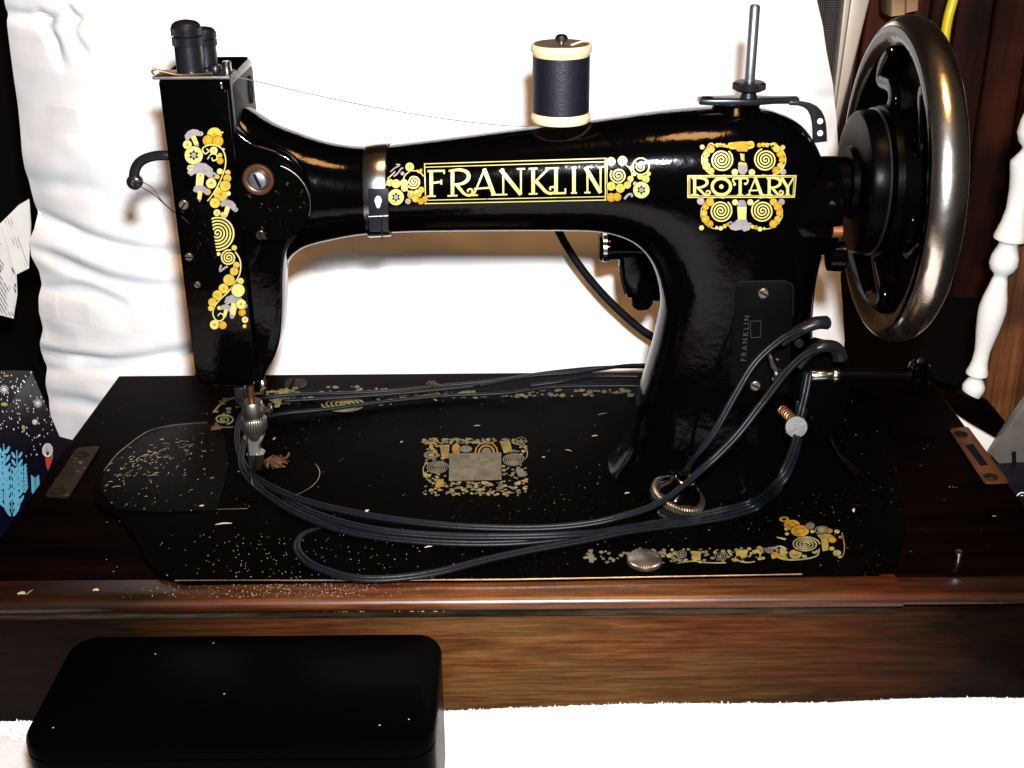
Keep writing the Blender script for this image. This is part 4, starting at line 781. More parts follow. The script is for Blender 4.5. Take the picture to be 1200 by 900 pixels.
# ------------------------------------------------------------------ decals
def letters(p, word, boxes, y0, y1, wd, m, tilt=0.0, slant=0.0):
    """art nouveau capitals: thin and thick strokes, curled feet"""
    for ch, (x0, x1) in zip(word, boxes):
        W = x1 - x0; H = y1 - y0; T = wd; t = wd * 0.45
        def q(u, v): x = x0 + u * W; return (x, y0 + v * H + tilt * (x - boxes[0][0]))
        def ln(a, c, w_): p.line([q(*a), q(*c)], w_, m)
        def serif(u, v, l=0.16): p.line([q(u - l, v), q(u + l, v)], t, m)
        def cv(pts, w_): p.curve([q(*a) for a in pts], w_, m)
        if ch == 'F': ln((0.25, 0), (0.25, 1), T); ln((0.05, 0.02), (0.98, 0.02), t * 1.3); ln((0.95, 0), (0.95, 0.14), t); ln((0.25, 0.48), (0.8, 0.44), t * 1.2); ln((0.8, 0.36), (0.8, 0.54), t); serif(0.25, 0.98, 0.24)
        elif ch == 'R':
            ln((0.2, 0), (0.2, 1), T); serif(0.2, 0.98, 0.2); cv([(0.05, 0.03), (0.5, 0.0), (0.8, 0.12), (0.82, 0.35), (0.6, 0.52), (0.25, 0.55)], lambda s_: T * (0.45 + 0.55 * math.sin(math.pi * s_)))
            cv([(0.35, 0.55), (0.52, 0.75), (0.68, 0.92), (0.88, 0.98), (1.0, 0.86), (0.93, 0.74), (0.80, 0.78), (0.84, 0.86)], lambda s_: T * (0.95 - 0.6 * s_))
        elif ch == 'A': ln((0.48, -0.02), (0.08, 1), t * 1.1); ln((0.46, -0.02), (0.82, 1), T * 1.1); ln((0.1, 0.74), (0.75, 0.70), t * 1.1); serif(0.1, 0.98, 0.14); serif(0.86, 0.98, 0.15)
        elif ch == 'N': ln((0.2, 0), (0.2, 1), t * 1.1); ln((0.1, 0.02), (0.84, 1), T * 1.1); ln((0.84, 0), (0.84, 1), t * 1.1); serif(0.2, 0.98, 0.15); serif(0.84, 0.02, 0.15)
        elif ch == 'K':
            ln((0.18, 0), (0.18, 1), T); serif(0.18, 0.98, 0.16); serif(0.18, 0.02, 0.16); ln((0.75, 0.02), (0.26, 0.52), t * 1.3); serif(0.76, 0.02, 0.13)
            cv([(0.28, 0.5), (0.48, 0.72), (0.66, 0.92), (0.86, 0.98), (1.0, 0.88), (0.94, 0.74), (0.80, 0.76), (0.82, 0.86)], lambda s_: T * (1 - 0.6 * s_))
        elif ch == 'L': ln((0.22, 0), (0.22, 1), T); serif(0.22, 0.02, 0.2); ln((0.1, 0.98), (0.92, 0.98), t * 1.3); ln((0.92, 0.8), (0.92, 1), t)
        elif ch == 'I': ln((0.5, 0), (0.5, 1), T); serif(0.5, 0.02, 0.4); serif(0.5, 0.98, 0.4)
        elif ch == 'O': cx_, cy_ = q(0.5, 0.5); p.ring(cx_, cy_, W * 0.43, T * 1.05, m, ry=H * 0.47); p.disc(cx_, cy_, T * 0.75, m)
        elif ch == 'T': ln((0.52, 0), (0.52, 1), T); cv([(0.12, 0.42), (0.22, 0.36), (0.12, 0.22), (0.12, 0.06), (0.5, 0.03), (0.95, 0.05), (0.95, 0.25), (0.84, 0.36), (0.78, 0.28)], t * 1.3); serif(0.52, 0.98, 0.18)
        elif ch == 'Y': ln((0.02, 0), (0.5, 0.56), T); ln((0.98, 0), (0.5, 0.56), t * 1.3); ln((0.5, 0.5), (0.5, 1), T); serif(0.5, 0.98, 0.2)
def flower(p, x, y, r, m=0):
    p.disc(x, y, r, m, n=18); p.layer += 1
    pts = [(x + r * (0.62 if i % 2 else 0.36) * math.cos(i * math.pi / 6), y + r * (0.62 if i % 2 else 0.36) * math.sin(i * math.pi / 6)) for i in range(12)]; p.poly(pts, 4); p.disc(x, y, r * 0.3, 3, n=8)
def corner(p, x, y, k, dx=1):
    """a cluster of gold discs, spiral and flower: the end of the long decal"""
    p.spiral(x, y, 24 * k, 2.6, 5 * k, 0); p.ring(x, y, 33 * k, 4 * k, 0, a0=40, a1=330)
p = Print([arm, head, face], (440, 170, 3.53)); til = -0.018
W0 = 9.5
for off, wd in ((0, 4), (14, 3.4)): p.line([(202, 78 + off), (955, 55 + off)], wd, 0)
for off, wd in ((0, 3.4), (14, 4)): p.line([(202, 228 + off), (955, 213 + off)], wd, 0)
p.line([(203, 76), (208, 244)], 4, 0); p.line([(951, 54), (951, 228)], 4, 0); p.line([(958, 54), (958, 228)], 3, 0)
letters(p, 'FRANKLIN', [(212, 288), (298, 402), (396, 512), (506, 620), (632, 745), (735, 790), (806, 836), (860, 945)], 106, 214, 14.5, 0, tilt=-0.024)
# left ornament
p.spiral(158, 152, 28, 2.4, 6, 0); p.ring(160, 152, 45, 4, 0, a0=60, a1=330)
flower(p, 85, 215, 33, 0)
for x, y, r, m_ in ((142, 92, 18, 0), (178, 90, 12, 1), (182, 105, 12, 2), (60, 155, 15, 2), (85, 160, 18, 1), (118, 158, 17, 1), (120, 178, 14, 1), (150, 205, 18, 2), (175, 200, 17, 1), (190, 185, 13, 2), (165, 222, 14, 1), (188, 232, 13, 2), (205, 222, 12, 2), (135, 232, 12, 3), (112, 118, 8, 3)): p.disc(x, y, r, m_, hole=0.3 if r > 14 else 0, hm=(2 if m_ == 1 else 1))
p.curve([(62, 112), (78, 98), (95, 88), (100, 82), (86, 82)], 5, 3); p.curve([(75, 130), (92, 118), (105, 100), (115, 96)], 6, 3); p.curve([(50, 140), (70, 122), (82, 110)], 4, 0)
# right ornament
p.spiral(1005, 125, 34, 2.6, 6.5, 0); p.ring(1010, 128, 52, 4, 0, a0=-60, a1=120)
flower(p, 1100, 185, 34, 0); p.ring(1098, 88, 34, 5, 0); p.spiral(1098, 90, 20, 1.6, 5, 0)
for x, y, r, m_ in ((975, 68, 18, 0), (1022, 65, 20, 0), (975, 170, 18, 1), (1013, 178, 19, 1), (1042, 165, 15, 1), (975, 216, 18, 2), (1000, 214, 17, 2), (1055, 140, 13, 1), (1070, 118, 10, 0), (1060, 95, 10, 0), (1118, 140, 16, 1), (1095, 130, 12, 1), (1130, 118, 9, 1), (1075, 160, 9, 0)): p.disc(x, y, r, m_, hole=0.3 if r > 15 else 0, hm=(2 if m_ == 1 else 1))
p.curve([(1030, 222), (1045, 205), (1058, 202), (1062, 214)], 9, 3)
p.done('name_decal', DC, sm, label='gold framed decal reading FRANKLIN')
# ROTARY decal
p = Print([arm, head], (790, 150, 6.925)); p.line([(108, 388), (992, 388)], 10, 0); p.line([(118, 400), (978, 400)], 4, 0); p.line([(108, 562), (978, 560)], 10, 0); p.line([(118, 549), (968, 547)], 4, 0)
p.line([(112, 385), (112, 565)], 9, 0); p.line([(127, 392), (127, 560)], 5, 0); p.line([(989, 384), (974, 563)], 9, 0); p.line([(974, 390), (962, 558)], 5, 0)
letters(p, 'ROTARY', [(135, 292), (296, 470), (465, 600), (590, 735), (742, 882), (870, 968)], 405, 545, 24, 0)
for cx_, cy_, d in ((385, 260, 1), (740, 258, -1), (378, 672, 1), (716, 672, -1)):
    p.spiral(cx_, cy_, 92 if cy_ < 400 else 92, 3.7, 12, 0, d=-d, a0=200 if d > 0 else 0, r0=0.04); sg = -1 if d > 0 else 1
    ocx = cx_ - (60 if d > 0 else -45); up = cy_ < 400
    p.ring(cx_ + sg * 22, cy_ + (0 if up else 18), 140, 7, 0, ry=128, a0=(70 if d > 0 else -110) if True else 0, a1=(290 if d > 0 else 110))
    for k in range(5):
        th = R((180 if d > 0 else 0) + (k - 2) * 27); rr = 116; p.disc(cx_ + sg * 20 + rr * math.cos(th), cy_ + (0 if up else 16) + rr * 0.95 * math.sin(th), 29 + 4 * math.sin(k * 2), 2 if (k + (d > 0)) % 3 else 1, hole=0.35, hm=1)
for x0, x1, ya, yb, ca, cb in ((515, 592, 175, 300, 1, 3), (512, 588, 640, 745, 1, 3)):
    p.poly([(x0, ya), (x1, ya), (x1 - 4, yb), (x0 + 6, yb)], 0 if ya > 400 else 1)
p.poly([(520, 300), (592, 300), (596, 345), (570, 378), (540, 378), (518, 345)], 3); p.poly([(528, 585), (570, 585), (585, 612), (588, 642), (512, 642), (515, 612)], 3)
p.poly([(440, 140), (470, 118), (540, 110), (620, 112), (650, 130), (645, 160), (600, 170), (592, 190), (515, 190), (500, 168), (455, 165)], 2)
p.curve([(600, 165), (640, 150), (635, 118), (608, 118), (604, 138)], 16, 1); p.curve([(505, 165), (455, 162), (445, 130), (478, 125)], 14, 1)
p.poly([(440, 795), (480, 770), (512, 742), (588, 742), (600, 772), (622, 795), (612, 825), (570, 840), (545, 822), (500, 832), (460, 822)], 3); p.curve([(448, 800), (440, 775), (462, 762), (470, 778)], 10, 3); p.curve([(610, 800), (622, 778), (602, 770)], 10, 3)
for x, y, r, m_ in ((228, 155, 19, 0), (492, 358, 26, 0), (630, 360, 26, 0), (882, 355, 26, 3), (880, 158, 19, 1), (215, 592, 30, 3), (494, 602, 24, 0), (617, 602, 25, 0), (870, 598, 26, 3), (222, 808, 20, 0), (378, 812, 18, 0), (410, 795, 17, 1), (432, 780, 12, 2), (636, 800, 16, 1), (662, 805, 17, 2), (695, 818, 19, 0), (847, 802, 20, 0), (350, 140, 17, 1), (375, 138, 17, 2), (405, 142, 17, 2), (430, 150, 12, 1), (690, 140, 18, 2), (722, 136, 18, 2), (752, 140, 18, 1), (345, 806, 12, 0), (730, 815, 12, 1), (298, 165, 10, 1), (800, 165, 10, 1)): p.disc(x, y, r, m_)
p.curve([(320, 150), (312, 128), (290, 128), (275, 145), (262, 165)], 10, 1); p.curve([(785, 148), (795, 125), (822, 130), (842, 150), (850, 168)], 10, 1)
p.done('rotary_decal', DC, sm, label='gold spiral decal reading ROTARY')
# face decal
p = Print([face], (200, 140, 3.4615))
def shroom(x, y, k, ang, m_cap=3, m_stem=0):
    c, s_ = math.cos(ang), math.sin(ang)
    def q(a, d): return (x + k * (a * c - d * s_), y + k * (a * s_ + d * c))
    p.poly([q(*a) for a in ((-32, 4), (-30, -14), (-12, -26), (10, -27), (30, -16), (33, 2), (24, 8), (12, 0), (-10, 0), (-22, 10))], m_cap)
    p.poly([q(*a) for a in ((-9, 0), (11, 0), (12, 36), (-6, 36))], m_stem); p.poly([q(*a) for a in ((-7, 36), (12, 36), (8, 50), (-2, 50))], m_cap)
    p.curve([q(*a) for a in ((30, -6), (40, -2), (36, 8), (28, 4))], 6 * k, m_cap)
shroom(90, 68, 1.0, -0.35); flower(p, 94, 145, 37, 0)
for x, y, r, m_ in ((68, 102, 18, 0), (178, 62, 30, 1), (152, 85, 22, 2), (192, 88, 22, 2), (175, 125, 16, 0), (200, 145, 10, 1), (201, 167, 14, 2), (200, 210, 12, 0), (232, 215, 11, 1), (190, 232, 9, 1), (230, 238, 16, 1), (165, 258, 21, 0), (222, 268, 22, 1), (150, 294, 13, 2), (204, 302, 29, 1), (180, 338, 21, 1), (188, 378, 14, 0), (212, 385, 10, 1), (235, 300, 9, 0), (258, 520, 11, 1), (267, 590, 13, 1), (258, 615, 17, 1), (237, 650, 23, 1), (284, 655, 13, 0), (215, 685, 20, 1), (190, 712, 20, 1), (170, 740, 17, 1), (163, 765, 11, 1), (286, 748, 20, 0), (290, 783, 15, 2), (178, 832, 19, 0), (211, 834, 16, 2), (302, 812, 13, 0), (300, 838, 8, 1), (197, 764, 8, 0), (210, 52, 4, 0), (128, 58, 4, 0), (216, 120, 4, 0), (195, 545, 8, 0), (240, 770, 7, 0)):
    p.disc(x, y, r, m_, hole=0.3 if r > 12 else 0, hm=2 if m_ < 2 else 1)
shroom(120, 218, 1.6, 0.15); shroom(120, 290, 0.9, 0.2); shroom(232, 352, 1.0, 0.35); shroom(225, 770, 0.75, 0.3); shroom(258, 745, 1.25, 0.22)
p.curve([(150, 330), (180, 290), (205, 240), (222, 190), (222, 150), (208, 118), (180, 103), (150, 105), (130, 118), (140, 138), (155, 128), (146, 118)], 5, 0)
p.curve([(150, 160), (165, 140), (185, 142), (188, 160), (172, 166), (168, 154)], 5, 0); p.curve([(95, 192), (78, 186), (70, 198), (82, 206), (88, 198)], 5, 0)
p.spiral(190, 460, 74, 5.6, 6.5, 0, r0=0.03); p.spiral(236, 560, 32, 2.8, 6, 0); p.curve([(262, 535), (282, 570), (282, 620), (262, 660), (232, 700), (200, 730), (178, 760), (172, 790), (188, 815), (210, 812), (216, 795), (202, 785), (192, 796)], 5, 0)
flower(p, 274, 692, 27, 0); p.curve([(205, 590), (200, 615), (222, 600), (232, 596)], 8, 3)
p.done('face_decal', DC, sm, label='tall gold mushroom and spiral decal')
# bed decals
rg = random.Random(11)
p = Print([], (480, 500, 7.5), z=ZB)
for x, y, s_ in ((245, 360, 1), (913, 293, 1)): p.spiral(x, y, 100, 5, 10, 3, ry=56)
for rr, m_ in ((110, 2), (88, 4), (78, 2), (55, 4), (45, 3)): p.disc(675, 225, rr * 0.95, m_, ry=rr * 0.85) if rr else 0
p.disc(410, 200, 38, 2, ry=50); p.disc(495, 198, 55, 3, ry=30);
p.poly([(350, 238), (804, 228), (808, 470), (345, 480)], 3)
for k in range(46): x, y = rg.uniform(370, 790), rg.uniform(250, 455); p.blob(x, y, rg.uniform(3, 8), 4 if k % 2 else 2, 0.6, rg)
p.disc(190, 250, 66, 3, ry=36, hole=0.6, hm=4); p.disc(190, 250, 28, 1, ry=16)
p.poly([(265, 165), (350, 160), (345, 280), (285, 282)], 1); p.poly([(790, 130), (880, 125), (905, 220), (830, 235)], 1); p.poly([(225, 465), (300, 462), (300, 530), (245, 535)], 1); p.poly([(930, 380), (1000, 370), (1015, 440), (960, 445)], 3)
for k in range(430):
    side = rg.random()
    if side < 0.3: x, y = rg.uniform(120, 1030), rg.uniform(108, 150)
    elif side < 0.68: x, y = rg.uniform(115, 1030), rg.uniform(490, 608)
    elif side < 0.84: x, y = rg.uniform(125, 335), rg.uniform(150, 480)
    else: x, y = rg.uniform(820, 1035), rg.uniform(150, 490)
    if (x - 245) ** 2 + ((y - 360) * 1.8) ** 2 < 11500 or (x - 913) ** 2 + ((y - 293) * 1.8) ** 2 < 11500: continue
    if 265 < x < 350 and 160 < y < 280 or 780 < x < 900 and 125 < y < 230: continue
    p.blob(x, y, rg.uniform(8, 22), rg.choice((3, 3, 0, 1, 3, 2, 0)), 0.6, rg)
p.curve([(180, 490), (135, 440), (120, 370), (150, 320)], 8, 0); p.curve([(1025, 280), (1035, 230), (1000, 180), (960, 160)], 8, 0); p.ring(205, 155, 55, 7, 3, ry=28, a0=180, a1=360); p.ring(980, 118, 40, 7, 3, ry=20); p.ring(840, 530, 55, 9, 3, ry=50, a0=90, a1=270)
p.done('bed_decal', BC, sm, label='worn square gold decal in the middle of the bed')
p = Print([], (680, 590, 3.75), z=ZB)
for k in range(210):
    x = rg.uniform(0, 1010); ytop, ybot = 205 + (x / 1010) * -12, 268 + (x / 1010) * -18; y = rg.uniform(ytop, ybot)
    if x < 200 and rg.random() < 0.45: continue
    p.blob(x, y, rg.uniform(4, 12), rg.choice((3, 3, 3, 0, 1, 4)) if x > 200 else 3, 0.7, rg)
for x, y, r in ((445, 222, 26), (622, 230, 30), (832, 205, 20)): p.disc(x, y, r + 3, 4, ry=r * 0.8); p.spiral(x, y, r, 2.6, 4, 3, ry=r * 0.75)
for q in ([(485, 210), (530, 212), (528, 250), (492, 252)], [(680, 205), (740, 205), (725, 240), (690, 245)], [(878, 195), (905, 195), (900, 245), (875, 240)], [(35, 225), (60, 225), (58, 262), (40, 260)]): p.poly(q, 1 if q[0][0] > 100 else 3)
p.curve([(360, 215), (400, 240), (440, 258), (500, 255), (560, 262), (640, 262)], 5, 0); p.curve([(650, 215), (700, 255), (760, 258), (790, 235), (780, 205)], 5, 0); p.curve([(840, 225), (900, 248), (990, 245), (1040, 230), (1050, 200)], 6, 0)
for x, y, r, m_ in ((856, 228, 18, 2), (787, 198, 12, 2), (680, 246, 16, 2), (945, 225, 28, 1), (390, 232, 12, 0), (430, 255, 16, 3), (1010, 100, 20, 3)): p.disc(x, y, r, m_, ry=r * 0.75)
p.disc(990, 182, 62, 4, ry=34); p.spiral(990, 182, 62, 4, 6, 0, ry=34)
for x, y, rx_, ry_ in ((896, 72, 22, 12), (930, 95, 36, 22), (965, 122, 40, 25)): p.disc(x, y, rx_, 2, ry=ry_); p.disc(x, y, rx_ * 0.55, 1, ry=ry_ * 0.55); p.disc(x, y, rx_ * 0.4, 2, ry=ry_ * 0.4)
p.poly([(1040, 140), (1095, 135), (1120, 150), (1090, 155), (1090, 205), (1065, 212), (1058, 160)], 1)
for x, y, r, m_ in ((1095, 122, 14, 2), (1108, 162, 17, 2), (1128, 125, 12, 0), (1142, 150, 8, 2), (1105, 200, 12, 0), (1128, 220, 18, 0), (1030, 212, 14, 0), (1020, 125, 10, 0), (905, 115, 9, 0), (908, 136, 9, 0), (1062, 118, 22, 3), (985, 92, 8, 0), (1140, 235, 8, 0)): p.disc(x, y, r, m_, ry=r * 0.75, hole=0.4 if r > 13 else 0, hm=1)
p.ring(1062, 118, 30, 5, 3, ry=17); p.curve([(1150, 130), (1160, 180), (1158, 220), (1145, 240)], 4, 2)
p.poly([(860, 146), (905, 155), (900, 162), (865, 152)], 0)
p.done('edge_decal', BC, sm, label='gold scroll strip ending in a corner along the front of the bed')
p = Print([], (0, 0, 1), z=ZB)
for k in range(300):
    x = rg.uniform(250, 742); mid = 466 - (x - 250) * 0.012 + 14 * max(0, (330 - x) / 80); hh = 11 if x < 460 else 4
    y = rg.uniform(mid - hh, mid + hh)
    if 375 < x < 432 and 462 < y < 484 or (x > 460 and rg.random() < 0.3): continue
    p.blob(x, y, rg.uniform(1.4, 4.2), rg.choice((3, 3, 1, 0, 3)), 0.55, rg)
p.spiral(403, 474, 26, 4.5, 2.0, 0, ry=9); p.spiral(262, 492, 12, 2.2, 2, 0, ry=6); p.curve([(250, 484), (265, 470), (300, 462), (340, 458)], 2, 0)
p.disc(362, 476, 11, 1, ry=5); p.disc(330, 470, 12, 0, ry=4)
p.done('edge_decal', BC, sm, label='gold scroll strip along the back of the bed')
# worn scroll fragment on the wood behind the bed
p = Print([], (0, 0, 1), z=0.0); p.disc(342, 450, 9, 0, ry=7); p.disc(352, 449, 8, 0, ry=6); p.line([(338, 458), (345, 445)], 3, 4); p.done('worn_patch', [M['brass_dark'], M['brass_dark'], M['brass_dark'], M['brass_dark'], M['wood_top']], wb)
# ------------------------------------------------------------------ spool of thread on its pin
spl = thing('thread_spool', 'wooden spool of black thread standing on the arm', 'spool', (XS, YA, ZS))
h = P(657, 52, YA).z - ZS; zs = ZS + 0.05
dsp = (Vector((XS, YA, zs + 2)) - CAM).dot(_F) / F
b = NB(); lathe(b, (XS, YA, zs), (0, 0, 1), [(0, 34 * dsp), (0.08, 35.5 * dsp), (0.28, 35.5 * dsp), (0.5, 31 * dsp), (0.5, 0.3)], 56); obj('lower_flange', b, M['spool_wood'], spl, smooth=40)
b = NB(); lathe(b, (XS, YA, zs), (0, 0, 1), [(h - 0.62, 0.3), (h - 0.62, 31 * dsp), (h - 0.32, 35.5 * dsp), (h - 0.1, 35.5 * dsp), (h - 0.02, 34.5 * dsp), (h - 0.02, 0.3)], 56); obj('upper_flange', b, M['spool_wood'], spl, smooth=40)
b = NB(); lathe(b, (XS, YA, zs), (0, 0, 1), [(h - 0.02, 32 * dsp), (h + 0.01, 31.6 * dsp), (h + 0.01, 0.25)], 40); obj('paper_label', b, mat('dark_spool_label', (0.045, 0.03, 0.022), 0.5), spl)
b = NB(); pf = []; z = 0.42; k = 0
while z < h - 0.5: pf += [(z, 32.6 * dsp), (z + 0.045, 33.9 * dsp)]; z += 0.09
lathe(b, (XS, YA, zs), (0, 0, 1), pf, 56); obj('wound_thread', b, M['thread'], spl, smooth=180)
b = NB(); tube(b, [Vector((XS + 0.4, YA - 0.7, zs + h + 0.02)), Vector((XS + 0.9, YA - 0.2, zs + h + 0.1)), Vector((XS + 1.1, YA + 0.1, zs + h + 0.03))], 0.05, 6); obj('label_tear', b, M['spool_wood'], spl)
# threads
b = NB(); tube(b, [P(268, 90, 9.6), P(290, 93, 9.6), P(350, 107, 10), P(430, 124, 10.2), P(520, 139, 10.4), P(590, 147, 10.5), P(640, 148, 10.3)], 0.022, 6, 6)
obj('sewing_thread', b, M['grey_thread'], loc=P(450, 130, 10), label='thin grey thread sagging from the spool to the head', category='thread')
b = NB(); tube(b, [P(222, 262, 8.0), P(212, 253, 8.0), P(198, 244, 8.6), P(180, 228, 8.8), P(158, 214, 8.7), P(163, 212, 8.7), P(178, 220, 8.8), P(190, 236, 8.6), P(204, 249, 8.0)], 0.022, 6)
obj('loose_thread', b, M['thread'], loc=P(190, 235, 8.8), label='fine black thread looped from the hooked lever to the face', category='thread')
b = NB(); tube(b, [P(228, 395, 9.0), P(226, 410, 9), P(231, 425, 9), P(229, 440, 9)], 0.022, 5)
obj('loose_thread', b, M['thread'], loc=P(228, 420, 9), label='short thread end hanging at the lower left edge of the head', category='thread')
# ------------------------------------------------------------------ cords
def twin(b, pts, r=0.14, side=(0, 0.0, 0)):
    q = catmull([Vector(p) for p in pts], 8); A_, B2 = [], []
    for i, p in enumerate(q):
        d = (q[min(i + 1, len(q) - 1)] - q[max(i - 1, 0)]).normalized(); s_ = d.cross(Vector((0, 0, 1)))
        s_ = s_.normalized() if s_.length > 0.05 else Vector((0, 1, 0)); s_ = (s_ + Vector((0, 0, 0.35))).normalized(); A_.append(p + s_ * r * 0.85); B2.append(p - s_ * r * 0.85)
    tube(b, A_, r, 9, 1, smooth=False); tube(b, B2, r, 9, 1, smooth=False)
g = lambda x, y, z=0.45: G(x, y, z)
b = NB()
# run 1: from upper hook down to the plug dial
twin(b, [P(940, 386, 6.6), P(915, 398, 6.2), P(885, 425, 5.8), P(862, 462, 5.4), P(838, 505, 5.0), P(818, 532, 5.0), P(806, 548, 5.6), P(803, 556, 6.4)], 0.1)
# run 2 from lower hook, along the bed, round the presser foot and back behind
twin(b, [P(972, 408, 6.5), P(950, 412, 6.2), P(925, 432, 5.6), P(895, 470, 4.6), P(862, 512, 3.9), P(825, 548, 3.4), g(775, 588, 2.0), g(725, 606, 1.0), g(680, 615, .6), g(620, 619), g(540, 617), g(470, 610), g(410, 600), g(360, 588), g(324, 574, .4), g(300, 560, .3), g(286, 545, .3), g(279, 522, .3), g(279, 500, .3), g(288, 480, .4), g(305, 468), g(340, 463), g(400, 461), g(460, 458), g(520, 452), g(580, 446, .6), g(640, 437, .8), g(700, 431, .8), g(760, 430, .8), g(830, 432, .7)], 0.1)
twin(b, [P(948, 438, 6.8), P(944, 460, 6.4), P(937, 490, 5.9), P(930, 525, 4.4), P(912, 562, 3.2), g(885, 586, 0.8), g(850, 597, 0.5), g(800, 607, .3), g(740, 618, .35), g(670, 629), g(600, 636, .4), g(520, 636, .4), g(440, 629, .4), g(390, 618, .4), g(345, 600, .4), g(318, 583, .3), g(296, 566, .3), g(283, 546, .5), g(286, 520, .5), g(296, 498, .5), g(325, 486, .5), g(380, 480), g(450, 471), g(520, 464), g(590, 461), g(640, 454, .6), g(700, 452, .6), g(760, 452, .6)], 0.1)
twin(b, [P(937, 470, 6.6), P(935, 496, 6.3), P(930, 528, 4.9), P(914, 564, 3.7), g(890, 588, .7), g(850, 602, .35), g(800, 614, .3), g(730, 622, .4), g(660, 627, .7), g(590, 629, .7), g(520, 628, .6), g(440, 621, .6), g(380, 606, .5), g(340, 588, .25), g(318, 572, .15)], 0.1)
twin(b, [P(941, 470, 6.7), P(938, 498, 6.4), P(932, 530, 5.0), P(916, 567, 3.6), g(893, 592, .5), g(850, 606, .3), g(800, 614, .3), g(740, 622), g(680, 634), g(620, 645), g(570, 656), g(520, 669), g(470, 677), g(420, 678), g(382, 669), g(358, 657), g(348, 641, .35), g(356, 626, .22), g(385, 616, .1)], 0.1)
twin(b, [g(560, 452, .9), g(620, 441, 1.1), g(680, 436, 1.2), g(740, 428, 1.2), g(790, 430, 1)], 0.1); twin(b, [g(620, 452, .8), g(660, 447, 1.0), g(700, 441, 1.0), g(750, 441, 1.0)], 0.1); twin(b, [g(330, 470, 1.0), g(400, 466, 1.0), g(480, 460, 1.0), g(560, 452, 1.1)], 0.095)
obj('power_cord', b, M['rubber'], loc=g(600, 600, 0), smooth=180, label='long black rubber cord coiled loosely over the bed and round the pillar', category='cord')
b = NB(); tube(b, [P(640, 235, 22), P(655, 272, 22), P(675, 306, 22), P(702, 340, 22), P(730, 368, 22), P(757, 390, 22), P(790, 408, 22), P(830, 425, 21)], 0.24, 12, 6)
obj('motor_cable', b, M['rubber'], loc=P(700, 340, 22), smooth=180, label='thick black cable slanting behind the arm opening', category='cable')
# tie
b = NB(); c = g(507, 452, 0.85)
for k in range(9): a = rnd.uniform(0, 6.28); tube(b, [c, c + Vector((math.cos(a) * 0.22, math.sin(a) * 0.15, 0.15 + 0.1 * rnd.random())), c + Vector((math.cos(a + .6) * 0.34, math.sin(a + .6) * 0.2, 0.1))], 0.05, 5, 3)
obj('string_knot', b, M['lint'], loc=c, label='tiny pale knot of string tied on the rear cord', category='knot')
# ------------------------------------------------------------------ lint and crumbs
b = NB()
def flake(x, y, l, w_, ang, z=ZB + 0.01):
    l *= 0.85; w_ *= 0.75
    c = G(x, y, z + 0.02); d = Vector((math.cos(ang), math.sin(ang), 0)); e = Vector((-d.y, d.x, 0)); tubepts = [c - d * l / 2, c + e * w_ * 0.6 + Vector((0, 0, 0.02)), c + d * l / 2]
    tube(b, tubepts, lambda t: w_ * (0.35 + 0.65 * math.sin(math.pi * t)), 5, 3, flat=0.5)
for x, y, l, w_, a in ((471, 518, .2, .06, 1), (431, 599, .28, .11, 1.2), (559, 499, .42, .05, 0.1), (697, 511, .4, .07, .2), (502, 641, .42, .06, .3), (666, 528, .45, .06, -.5), (912, 521, .4, .06, -1), (969, 517, .35, .06, -1.2), (510, 469, .3, .06, -.8), (1001, 598, .4, .08, 1.2), (735, 578, .3, .05, .3), (236, 594, .38, .13, 0), (262, 614, .9, .08, .15), (310, 571, .3, .11, -.6), (322, 514, .35, .08, 1.3), (810, 567, .3, .05, .6), (706, 485, .7, .02, .4), (637, 536, .2, .05, 0), (915, 641, .45, .06, -.3), (700, 623, .7, .04, .05), (860, 500, .2, .05, 0), (25, 696, .4, .14, 0), (35, 694, .5, .03, 1.2), (112, 692, .3, .12, 0), (813, 510, .22, .05, .5), (810, 514, .15, .04, .5), (280, 553, .15, .05, 0), (225, 520, .3, .06, 0.3), (150, 540, .4, .04, .6), (165, 525, .5, .05, .4), (150, 556, .3, .06, 0), (128, 545, .3, .05, 1)):
    flake(x, y, l, w_, a, 0.0 if y > 684 else ZB + 0.02)
for k in range(240):
    x, y = rnd.uniform(120, 1040), rnd.uniform(470, 672); flake(x, y, rnd.uniform(.02, .06), rnd.uniform(.008, .018), rnd.uniform(0, 3))
for k in range(160):
    x, y = rnd.gauss(330, 90), rnd.uniform(625, 678)
    if x > 190: flake(x, y, rnd.uniform(.02, .07), rnd.uniform(.008, .02), rnd.uniform(0, 3))
for k in range(330):
    x, y = rnd.gauss(350, 70), rnd.uniform(684, 700); flake(x, y, rnd.uniform(.02, .06), rnd.uniform(.008, .024), rnd.uniform(0, 3), 0.0)
for k in range(60): x = rnd.uniform(150, 520); flake(x, 717, rnd.uniform(.03, .09), rnd.uniform(.012, .03), 0, -0.9)
for k in range(60): x, y = rnd.uniform(125, 250), rnd.gauss(535, 24); flake(x, y, rnd.uniform(.05, .3), rnd.uniform(.012, .03), rnd.uniform(0, 2), ZB + 0.09) if y > 500 + abs(x - 215) * 0.35 else None
for k in range(90):
    t = rnd.random(); x = 128 + 95 * t + rnd.gauss(0, 6); y = 556 - 46 * math.sin(t * 1.5) + abs(rnd.gauss(0, 1)) * 12 + 4
    flake(x, y, abs(rnd.gauss(0, 1)) * 0.22 + .03, rnd.uniform(.008, .035), 0.7 + rnd.gauss(0, .6), ZB + 0.07)
obj('crumbs', b, M['crumb'], smooth=0, kind='stuff', label='pale crumbs and lint scattered over the bed and front edge')
b = NB(); c = G(324, 543, ZB + 0.1)
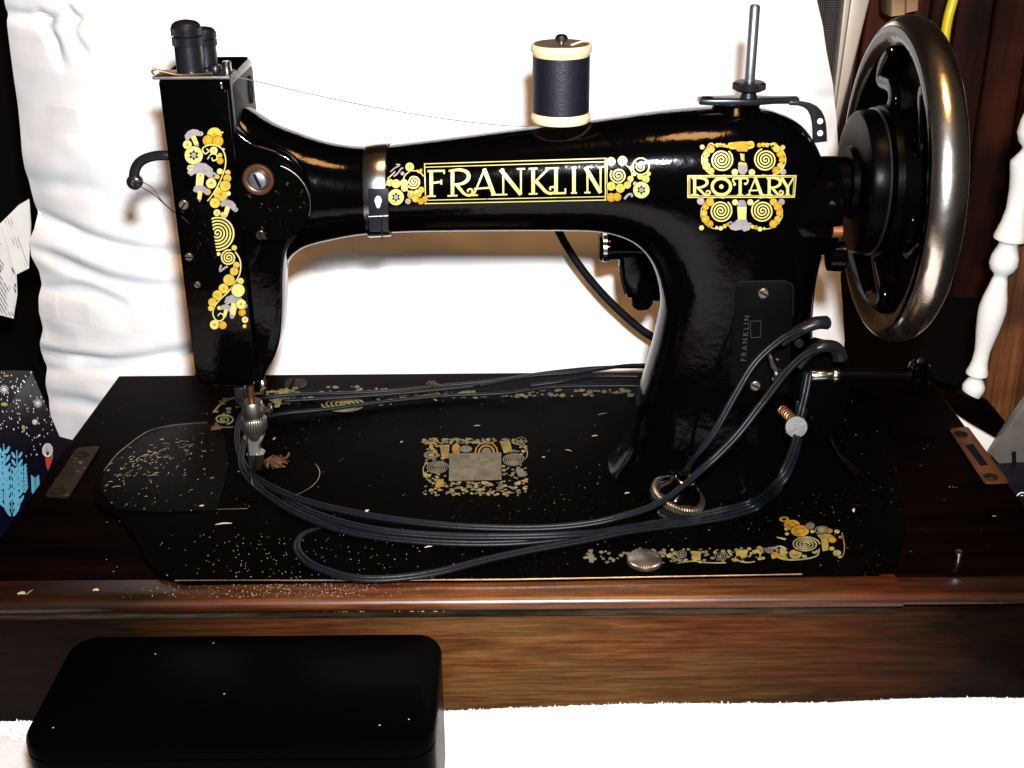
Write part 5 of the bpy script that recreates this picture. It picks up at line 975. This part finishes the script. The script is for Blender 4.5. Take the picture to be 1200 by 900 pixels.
for k in range(80): a = rnd.uniform(0, 6.28); l = rnd.uniform(0.15, 0.75); tube(b, [c, c + Vector((math.cos(a) * l * .5, math.sin(a) * l * .6, rnd.uniform(.05, .3))), c + Vector((math.cos(a + .5) * l, math.sin(a + .5) * l, rnd.uniform(0, .15)))], rnd.uniform(0.008, 0.03), 5, 3)
tube(b, [G(330, 540, .3), G(336, 536, .4), G(339, 531, .4)], 0.06, 7)
obj('lint_tuft', b, M['lint'], loc=c, label='small brown tuft of lint on the needle plate', category='lint')
b = NB(); c = G(254, 502, ZB + .1)
for k in range(20): a = rnd.uniform(0, 6.28); l = rnd.uniform(0.15, 0.36); tube(b, [c, c + Vector((math.cos(a) * l, math.sin(a) * l, rnd.uniform(0, .2)))], 0.06, 5, 3, smooth=False)
tube(b, [c + Vector((.3, 0, .05)), c + Vector((.9, 0.05, .05))], 0.04, 5, smooth=False)
obj('dust_clump', b, M['lint'], loc=c, label='round grey brown dust clump at the back left of the bed', category='dust')
# ------------------------------------------------------------------ black box in front
bb = thing('black_box', 'glossy black rounded box standing on the towel before the base', 'box', (-10, -5, -6.9))
zt = -1.0
pA, pB, pC_, pD = G(100, 742, zt), G(512, 742, zt), G(512, 872, zt), G(30, 876, zt)
y1 = (pA.y + pB.y) / 2; y0 = (pC_.y + pD.y) / 2; x0 = (pD.x + G(115, 760, zt).x) / 2 ; x1 = G(514, 800, zt).x
x0 = G(48, 820, zt).x
secs = []
for z, g_, r in ((-6.85, 0.05, 1.0), (-6.7, 0.0, 1.1), (-1.75, 0.0, 1.1), (-1.72, 0.07, 1.1), (-1.66, 0.07, 1.1), (-1.63, 0.0, 1.1), (-1.25, 0.0, 1.15), (-1.08, 0.07, 1.1), (-1.0, 0.25, 1.0)): secs.append(rrect(x0 + g_, x1 - g_, y0 + g_, y1 - g_, r, z, 8))
b = NB(); loft(b, secs[:4]); obj('case', b, M['gloss_box'], bb, smooth=40)
b = NB(); loft(b, secs[4:]); obj('lid', b, M['gloss_box'], bb, smooth=40)
b = NB()
for k in range(6):
    c = Vector((rnd.uniform(x0 + 1, x1 - 1), rnd.uniform(y0 + 1, y1 - .6), zt + 0.015)); r = rnd.uniform(.008, .02); tube(b, [c - Vector((r * 1.5, 0, 0)), c + Vector((r * 1.5, r, 0))], r, 5, 1, smooth=False)
obj('dust_specks', b, M['crumb'], bb, smooth=0, kind='stuff')
